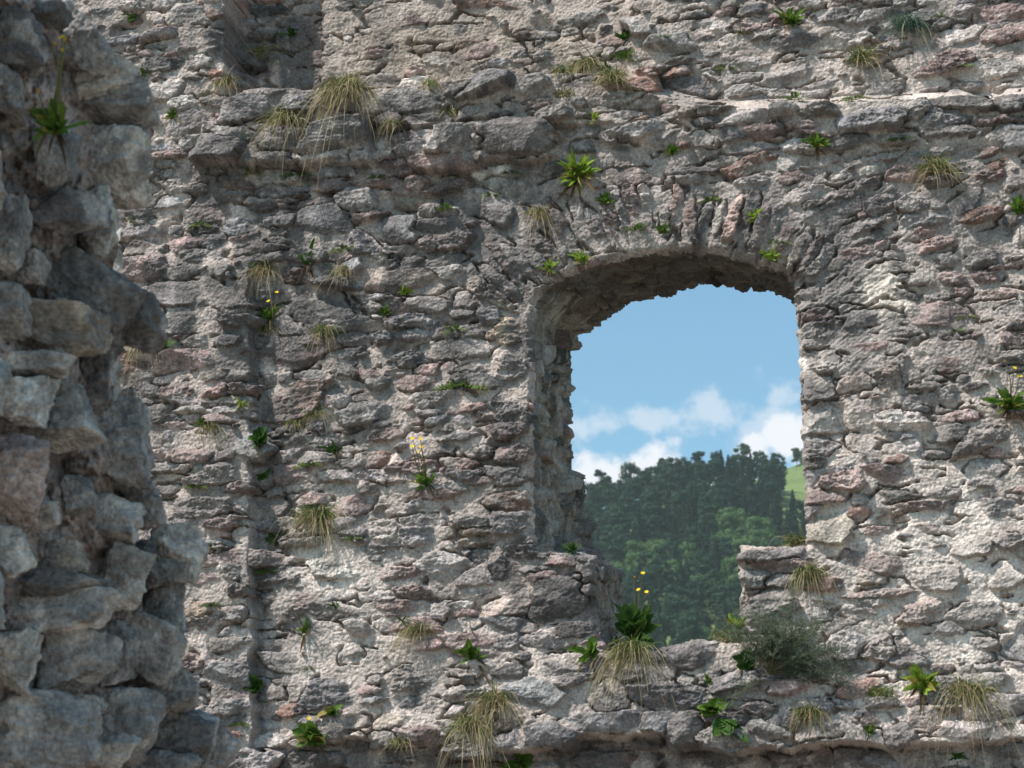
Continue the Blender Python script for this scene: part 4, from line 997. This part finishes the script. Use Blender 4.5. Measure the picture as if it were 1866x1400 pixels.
# ---- leafy weeds and flowers
W = weed
W(1055, 322, 74, 82, 'largest bright yellow green leafy rosette above the arch', M_BRIGHT, 20, dead=5, ls=1.2)
W(1102, 368, 54, 46, 'dark green spiky rosette just above the arch stones', M_GREEN, 14)
W(1087, 226, 38, 30, 'small lime green rosette under the grey green tuft', M_BRIGHT, 11, dead=0)
W(1092, 104, 46, 40, 'dark glossy rosette on the ledge beside the rusty grass', M_DARKL, 13, dead=0)
W(1440, 30, 62, 62, 'leafy green clump with reddish base at the top edge of the wall', M_GREEN, 15)
W(1490, 272, 58, 50, 'green rosette with rusty lower leaves beneath the right ledge', M_GREEN, 15, dead=5)
W(1378, 402, 38, 38, 'bright green rosette on the right arch stones', M_BRIGHT, 11, dead=1)
W(1405, 470, 46, 44, 'bright green rosette at the right springing of the arch', M_BRIGHT, 11)
W(1205, 420, 46, 36, 'green rosette on the crown of the arch', M_GREEN, 11, dead=1)
W(1002, 490, 40, 42, 'bright rosette at the left springing of the arch with hanging roots', M_BRIGHT, 11, dead=5)
W(1062, 474, 52, 42, 'wide light green clump beside the left springing rosette', M_BRIGHT, 13, dead=1)
W(735, 532, 40, 40, 'bright green rosette left of the dark weathered stones', M_BRIGHT, 11, dead=1)
W(700, 570, 32, 38, 'small green rosette below and left of a brighter one', M_GREEN, 9, dead=2)
W(1230, 274, 42, 32, 'round leaved little plant high above the arch', M_GREEN, 9, True, dead=0, wid=.6)
W(858, 1200, 50, 74, 'tall narrow leaved weed with a pale lower leaf left of the window block', M_GREEN, 11, dead=3, spread=.7)
W(1078, 1196, 48, 66, 'weed with two big upright leaves under the window block', M_GREEN, 4, dead=4, spread=.8, wid=.36)
W(1152, 1150, 62, 118, 'dark bushy hawkweed with yellow flowers in the corner of the opening', M_DARKL, 40, True, ((1168, 1042, 0), (1160, 1072, 0), (1174, 1076, 0), (1152, 1050, 1)), 6, 'hawkweed', 'hawkweed', None, .85, 1.25, .22, None, .27, .45, .88)  # dark leaf colour carries the shade of the corner
W(1682, 1252, 72, 80, 'large bright weed with toothed leaves on the lower right wall', M_BRIGHT, 12, dead=4, spread=.85, wid=.22)
W(1300, 1300, 62, 56, 'broad leaved weed on the wall below the sill', M_GREEN, 9, True, dead=2, wid=.5)
W(1325, 1322, 46, 50, 'round dark leaves trailing under the broad leaved weed', M_DARKL, 8, True, dead=1, wid=.62, rise=-.4, cat='creeper', name='creeping_weed')
W(446, 746, 28, 30, 'tiny lime green sprout beside the vertical crevice', M_BRIGHT, 8, dead=1)
W(376, 780, 42, 34, 'green sprout with drooping dry roots left of the crevice', M_GREEN, 9, dead=4)
W(492, 980, 46, 34, 'dark green rosette in the shaded crevice below mid height', M_DARKL, 10, dead=3, wid=.36)
W(466, 1256, 40, 48, 'dark broad rosette at the foot of the crevice', M_DARKL, 12, dead=1, wid=.4)
W(1040, 1002, 46, 42, 'dark fern like weed standing on the block inside the left jamb', M_DARKL, 10, dead=0)
W(237, 38, 48, 40, 'green clump at the top left beside the shaded front wall', M_GREEN, 11, dead=1)
W(266, 146, 36, 32, 'small green clump below the top left one', M_GREEN, 10, dead=1)
W(320, 220, 38, 36, 'fresh green clump left of the projecting ledge stones', M_GREEN, 11, dead=1)
W(562, 480, 44, 56, 'dark withered weed below the big grey block', M_DARKL, 10, dead=6)
W(1130, 48, 36, 46, 'dark upright weed on the corner stone right of the brownish plaster', M_DARKL, 9, dead=2)
W(877, 112, 52, 34, 'reddish green rosette in the crack above the curved ledge', M_RED, 14, dead=5)
W(306, 640, 42, 36, 'spiky green rosette next to the pale hanging straw tuft', M_GREEN, 11, dead=2)
W(490, 580, 56, 48, 'scrambling green hawkweed with two yellow flowers in the crevice', M_GREEN, 12, False, ((512, 540, 0), (496, 556, 0)), 5, 'hawkweed', 'hawkweed')
W(776, 885, 40, 56, 'hawkweed with a spray of five yellow flowers on the wall left of the window', M_GREEN, 10, False, ((756, 803, 0), (772, 806, 0), (757, 819, 0), (773, 820, 0), (770, 829, 0)), 3, 'hawkweed', 'hawkweed', None, .7)
W(1842, 745, 66, 72, 'large leafy hawkweed with yellow flowers at the right edge of the wall', M_GREEN, 16, False, ((1852, 680, 0), (1860, 694, 0), (1838, 668, 1)), 6, 'hawkweed', 'hawkweed')
W(1858, 385, 40, 66, 'tall thin stemmed weed at the right edge above the flowering clump', M_GREEN, 9, False, (), 2, spread=.6)
W(556, 1150, 28, 56, 'thin upright weed on the pale lower wall left of the dry tufts', M_GREEN, 7, False, (), 3, spread=.5)
W(612, 1110, 26, 26, 'small dark sprout right of the thin upright weed', M_DARKL, 7, dead=0)
W(942, 1392, 62, 56, 'dark leafy clump under the big straw tuft at the bottom', M_GREEN, 14, True, dead=2, wid=.4)
W(735, 1136, 40, 28, 'flat dark green sprig on the pale lower wall', M_DARKL, 9, dead=1)
W(500, 14, 54, 40, 'dark green growth at the top of the niche', M_DARKL, 12, dead=1)
W(572, 1345, 56, 64, 'straggly round leaved weed with a yellow bloom at the bottom left', M_GREEN, 13, True, ((565, 1312, 0),), 6, wid=.5)
W(606, 1300, 34, 30, 'little clover like sprout above the straggly bottom weed', M_GREEN, 8, True, dead=0, wid=.6)
W(1345, 1142, 34, 66, 'fresh green leaves against the right side of the window sill', M_BRIGHT, 10, False, (), 0, spread=.6)
W(480, 812, 34, 46, 'dark ivy like growth in the crevice, upper piece', M_DARKL, 11, True, dead=1, wid=.5, cat='creeper', name='creeping_weed')
W(478, 870, 30, 30, 'dark small growth in the crevice, below the ivy like piece', M_DARKL, 8, True, dead=0, wid=.5, cat='creeper', name='creeping_weed')
W(608, 822, 30, 44, 'dark withered sprig hanging from a thin dry stem', M_DARKL, 7, dead=4)
W(1290, 1245, 24, 36, 'slim sprig on the wall right of the sill stone', M_GREEN, 6, dead=1, spread=.5)
W(1118, 1166, 30, 32, 'small dark leaves at the foot of the splayed block', M_DARKL, 7, dead=0)
W(1585, 1338, 44, 34, 'green sprout in the hollow at the bottom right', M_GREEN, 10, dead=2)
W(1745, 1378, 36, 34, 'dark sprout below the drooping golden tuft', M_DARKL, 9, dead=1)
W(540, 775, 30, 20, 'pale green sprout in the low straw tuft', M_BRIGHT, 7, dead=0)
# ---- little ferns and mossy sprigs
for a in (
 (684, 322, 38, 22, 'small fern under the projecting ledge stones'), (812, 385, 34, 50, 'hanging fern in the joints right of the big grey block'), (896, 356, 42, 26, 'flat fern sprig on the long pale stone'),
 (628, 455, 44, 36, 'yellow green fern under the big grey blocks'), (1292, 362, 38, 30, 'tiny fern high on the right arch stones'), (1742, 604, 30, 18, 'bright fern sprig on the grey right wall, lower of two'), (1764, 578, 30, 18, 'fern sprig on the grey right wall, upper of two'),
 (230, 402, 42, 44, 'fern in the shade beside the front wall'), (362, 412, 40, 30, 'grey green fern on the left wall face'), (545, 322, 54, 26, 'spreading fern under the tan drooping tuft'), (462, 318, 40, 56, 'fern hanging below the left ledge stones'),
 (570, 850, 44, 22, 'flat fern on the pink stones left of centre'), (1160, 418, 40, 42, 'dull fern on the left arch stones'), (1320, 106, 44, 28, 'pale mossy fern on the upper right wall'), (1346, 42, 30, 20, 'small mossy sprig near the top right'),
 (1638, 264, 44, 28, 'olive fern under the big right ledge stone'), (1752, 106, 34, 24, 'fern sprig beside the small red stone'), (1446, 176, 40, 44, 'withered fern at the start of the right ledge'), (1560, 178, 44, 30, 'dark fern on the right ledge below the olive tuft'),
 (365, 894, 40, 24, 'fern on the sunlit left wall beside the crevice'), (830, 605, 44, 36, 'bright fern right of the pink stone'), (836, 702, 80, 30, 'long mossy fern along a joint left of the window'), (1045, 336, 46, 20, 'fern under the largest yellow green rosette'),
 (485, 1042, 34, 30, 'dark fern in the crevice under the dark rosette'), (562, 1218, 26, 22, 'yellowish fern on the lower left wall'), (1712, 10, 30, 24, 'fern sprig at the very top right'), (646, 985, 30, 26, 'fern right of the rounded olive tuft'), (394, 1108, 34, 24, 'fern on the left wall near the front wall'),
 (1130, 88, 40, 70, 'trailing fern down the corner stone right of the brownish plaster'), (380, 1008, 30, 36, 'rusty green fern beside the round front wall stone'), (1205, 62, 26, 20, 'tiny moss sprig on the large corner stone'), (1425, 700 - 255, 30, 16, 'moss fern above the right springing'), (440, 1322, 40, 18, 'fern on the lowest left stones'), (930, 315, 40, 26, 'fern left of the yellow green rosette'), (1410, 460 - 18, 20, 16, 'tiny fern above the springing rosette')):
    fern(*a, mat=M_FERN)
# ---- wispy shrub below the right block
def shrub(px, py, label):
    g = np.random.default_rng(77); x, y, z_ = wall_y(px, py); o = empty('wispy_shrub', (x, y + .01, z_)); tag(o, label, 'shrub')
    st, vs = [], []
    for i in range(40):
        th = g.normal(.15, .75); L = g.uniform(.20, .40); d = np.array([math.sin(th), -abs(g.normal(.35, .25)), math.cos(th)])
        t = np.linspace(0, 1, 9); c = d[None] * (L * t)[:, None]; c[:, 2] -= .18 * L * t ** 2; c += np.cumsum(g.normal(0, .006, (9, 3)), 0) * t[:, None]
        st.append(tube(c, .0016 * (1 - .6 * t), 4))
        for k in range(2, 9):
            for _ in range(4):
                e = d + g.normal(0, .6, 3); e /= np.linalg.norm(e); l = g.uniform(.04, .10); tt = np.linspace(0, 1, 5); c2 = c[k] + e[None] * (l * tt)[:, None]; c2[:, 2] -= .15 * l * tt ** 2
                for q in range(1, 5):
                    for _ in range(6):
                        f_ = g.normal(0, 1, 3) + e * .6; f_ /= np.linalg.norm(f_); n_ = np.cross(f_, g.normal(size=3)); n_ /= np.linalg.norm(n_) + 1e-9
                        ll = g.uniform(.010, .024); w_ = .0012; b0 = c2[q]
                        vs += [b0 - n_ * w_, b0 + f_ * ll * .5 + n_ * w_ * 1.2 - n_ * w_ * 2, b0 + f_ * ll, b0 + n_ * w_]
    v, f = join(st); mesh_obj('stems', v, f, M_STEM, o); vs = np.array(vs); mesh_obj('needles', vs, np.arange(len(vs)).reshape(-1, 4), M_SHRUB, o)
shrub(1402, 1228, 'wispy grey green feathery shrub hanging below the right window block')
W(1362, 1215, 40, 50, 'dark small leaved weed at the left foot of the wispy shrub', M_DARKL, 12, True, dead=1, wid=.5)
# ---- bare twigs
def twig(px, py, dx, dy, label, n=5):
    g = np.random.default_rng(int(px + py)); x, y, z_ = wall_y(px, py); o = empty('bare_twig', (x, y, z_)); tag(o, label, 'twig')
    ls = []
    t = np.linspace(0, 1, 10); c = np.stack([dx * PIX * t, -.05 - .06 * np.sin(t * 3), -dy * PIX * t], 1) + np.cumsum(g.normal(0, .003, (10, 3)), 0); c[0] = 0; ls.append(tube(c, .0026 * (1 - .7 * t), 5))
    v, f = ls[0]; mesh_obj('stem', v, f, M_TWIG, o); bl = []
    for k in range(n):
        q = c[g.integers(3, 9)]; e = np.array([g.normal(0, .06), -.02, g.normal(.02, .06)]); bl.append(tube([q, q + e * .5, q + e], [.0014, .001, .0006], 4))
    v, f = join(bl); mesh_obj('side_shoots', v, f, M_TWIG, o)
twig(1080, 92, -70, -82, 'long bare dark twig leaning left above the rusty grass on the ledge', 6)
twig(868, 104, -48, -74, 'thin dark twig above the reddish green rosette')
twig(1000, 520, -45, 28, 'tangle of dry roots hanging at the left springing of the arch', 9)
twig(866, 1160, -8, -48, 'short dead flower stalk above the narrow leaved weed', 3)
twig(1690, 1200, -45, -18, 'dry branched stalk beside the large bright weed', 8)
# ---- plant in a joint of the shaded front wall
def fore_at(px, py, dd=.16):
    p = at_depth(px, py, depth_at(px, py) - dd); return (p[0], p[1], p[2], (depth_at(px, py)) / FPX)
W(98, 236, 92, 86, 'green hawkweed with yellow flowers rooted in the shaded front wall', M_GREEN, 18, False, ((121, 82, 0), (106, 90, 1), (131, 95, 1), (129, 115, 1), (78, 178, 1)), 5, 'hawkweed', 'hawkweed', fore_at(98, 236, .22), ls=1.3)
# ================================================================== light and sky
SUN = np.array([-.56, -.44, .95]); SUN /= np.linalg.norm(SUN)
el = math.asin(SUN[2]); az = math.atan2(SUN[0], SUN[1])
ld = bpy.data.lights.new('sun', 'SUN'); ld.energy = 4.7; ld.angle = R(.6); ld.color = (1, .95, .895)
lo = bpy.data.objects.new('sun', ld); COL.objects.link(lo); lo.location = (0, 0, 60)
lo.rotation_euler = Vector((-SUN[0], -SUN[1], -SUN[2])).to_track_quat('-Z', 'Y').to_euler()
w = bpy.data.worlds.new('World'); scene.world = w; w.use_nodes = True
nt = w.node_tree; L = nt.links.new; bg = nt.nodes['Background']
sky = N(nt, 'ShaderNodeTexSky', sky_type='NISHITA'); sky.sun_disc = False
sky.sun_elevation = el; sky.sun_rotation = az % (2 * math.pi); sky.air_density = 1.0; sky.dust_density = 1.6; sky.ozone_density = 1.0
tc = N(nt, 'ShaderNodeTexCoord')
sp = N(nt, 'ShaderNodeSeparateXYZ'); L(tc.outputs['Generated'], sp.inputs[0])
def M(op, a, b=None, c=None):
    n = N(nt, 'ShaderNodeMath', operation=op)
    for i, v in enumerate((a, b, c)):
        if v is None: continue
        if isinstance(v, (int, float)): n.inputs[i].default_value = v
        else: L(v, n.inputs[i])
    return n.outputs[0]
ymax = M('MAXIMUM', sp.outputs[1], .05)
gx = M('DIVIDE', sp.outputs[0], ymax); gz = M('DIVIDE', sp.outputs[2], ymax)
cv = N(nt, 'ShaderNodeCombineXYZ'); L(gx, cv.inputs[0]); L(gz, cv.inputs[1])
cn = N(nt, 'ShaderNodeTexNoise', Scale=42.0, Detail=10.0, Roughness=.6); L(cv.outputs[0], cn.inputs['Vector'])
cn2 = N(nt, 'ShaderNodeTexNoise', Scale=9.0, Detail=6.0, Roughness=.55); L(cv.outputs[0], cn2.inputs['Vector'])
def sky_pos(px, py):
    d = ray(px, py); return d[0] / d[1], d[2] / d[1]
def puff(px, py, rx, ry):
    x, z = sky_pos(px, py)
    a = M('DIVIDE', M('SUBTRACT', gx, x), rx / FPX * 1.05); b = M('DIVIDE', M('SUBTRACT', gz, z), ry / FPX * 1.05)
    return M('SUBTRACT', 1.0, M('SQRT', M('ADD', M('MULTIPLY', a, a), M('MULTIPLY', b, b))))
def soft(v, lo_, hi_):
    n = N(nt, 'ShaderNodeMapRange', interpolation_type='SMOOTHSTEP'); L(v, n.inputs[0]); n.inputs[1].default_value = lo_; n.inputs[2].default_value = hi_
    return n.outputs[0]
nz = M('MULTIPLY', M('SUBTRACT', cn.outputs['Fac'], .5), 3.2)
dense = None
for p in ((1085, 870, 75, 48), (1150, 862, 60, 50), (1205, 862, 80, 66), (1260, 880, 60, 40), (1000, 890, 80, 50), (1380, 820, 42, 38), (1440, 800, 70, 70), (1500, 790, 90, 80), (1320, 880, 80, 40)):
    q = puff(*p); dense = q if dense is None else M('MAXIMUM', dense, q)
dm = soft(M('ADD', dense, nz), .0, .75)
veil = None
for p in ((1090, 775, 90, 36), (1180, 765, 110, 30), (1300, 755, 100, 44), (1430, 720, 60, 50), (1420, 770, 110, 60), (1000, 790, 80, 40)):
    q = puff(*p); veil = q if veil is None else M('MAXIMUM', veil, q)
vm = M('MULTIPLY', soft(M('ADD', veil, M('MULTIPLY', nz, 1.3)), .0, .9), .5)
# scattered fair-weather clouds over the rest of the sky
oth = M('MULTIPLY', soft(cn2.outputs['Fac'], .60, .74), soft(M('ABSOLUTE', M('ADD', gx, .10)), .16, .5))
cm = M('MAXIMUM', M('MAXIMUM', dm, vm), M('MULTIPLY', oth, .8))
tint = N(nt, 'ShaderNodeMix', data_type='RGBA', blend_type='MULTIPLY'); tint.inputs[0].default_value = 1
L(sky.outputs[0], tint.inputs[6]); tint.inputs[7].default_value = (.80, 1.04, 1.0, 1)
mx = N(nt, 'ShaderNodeMix', data_type='RGBA'); L(cm, mx.inputs[0]); L(tint.outputs[2], mx.inputs[6])
mx.inputs[7].default_value = (5.0, 5.2, 5.5, 1)
L(mx.outputs[2], bg.inputs['Color']); bg.inputs['Strength'].default_value = .15
scene.view_settings.view_transform = 'Standard'; scene.view_settings.look = 'None'
scene.view_settings.exposure = .28; scene.view_settings.gamma = 1
scene.cycles.max_bounces = 8; scene.cycles.volume_bounces = 1
scene.cycles.use_denoising = True
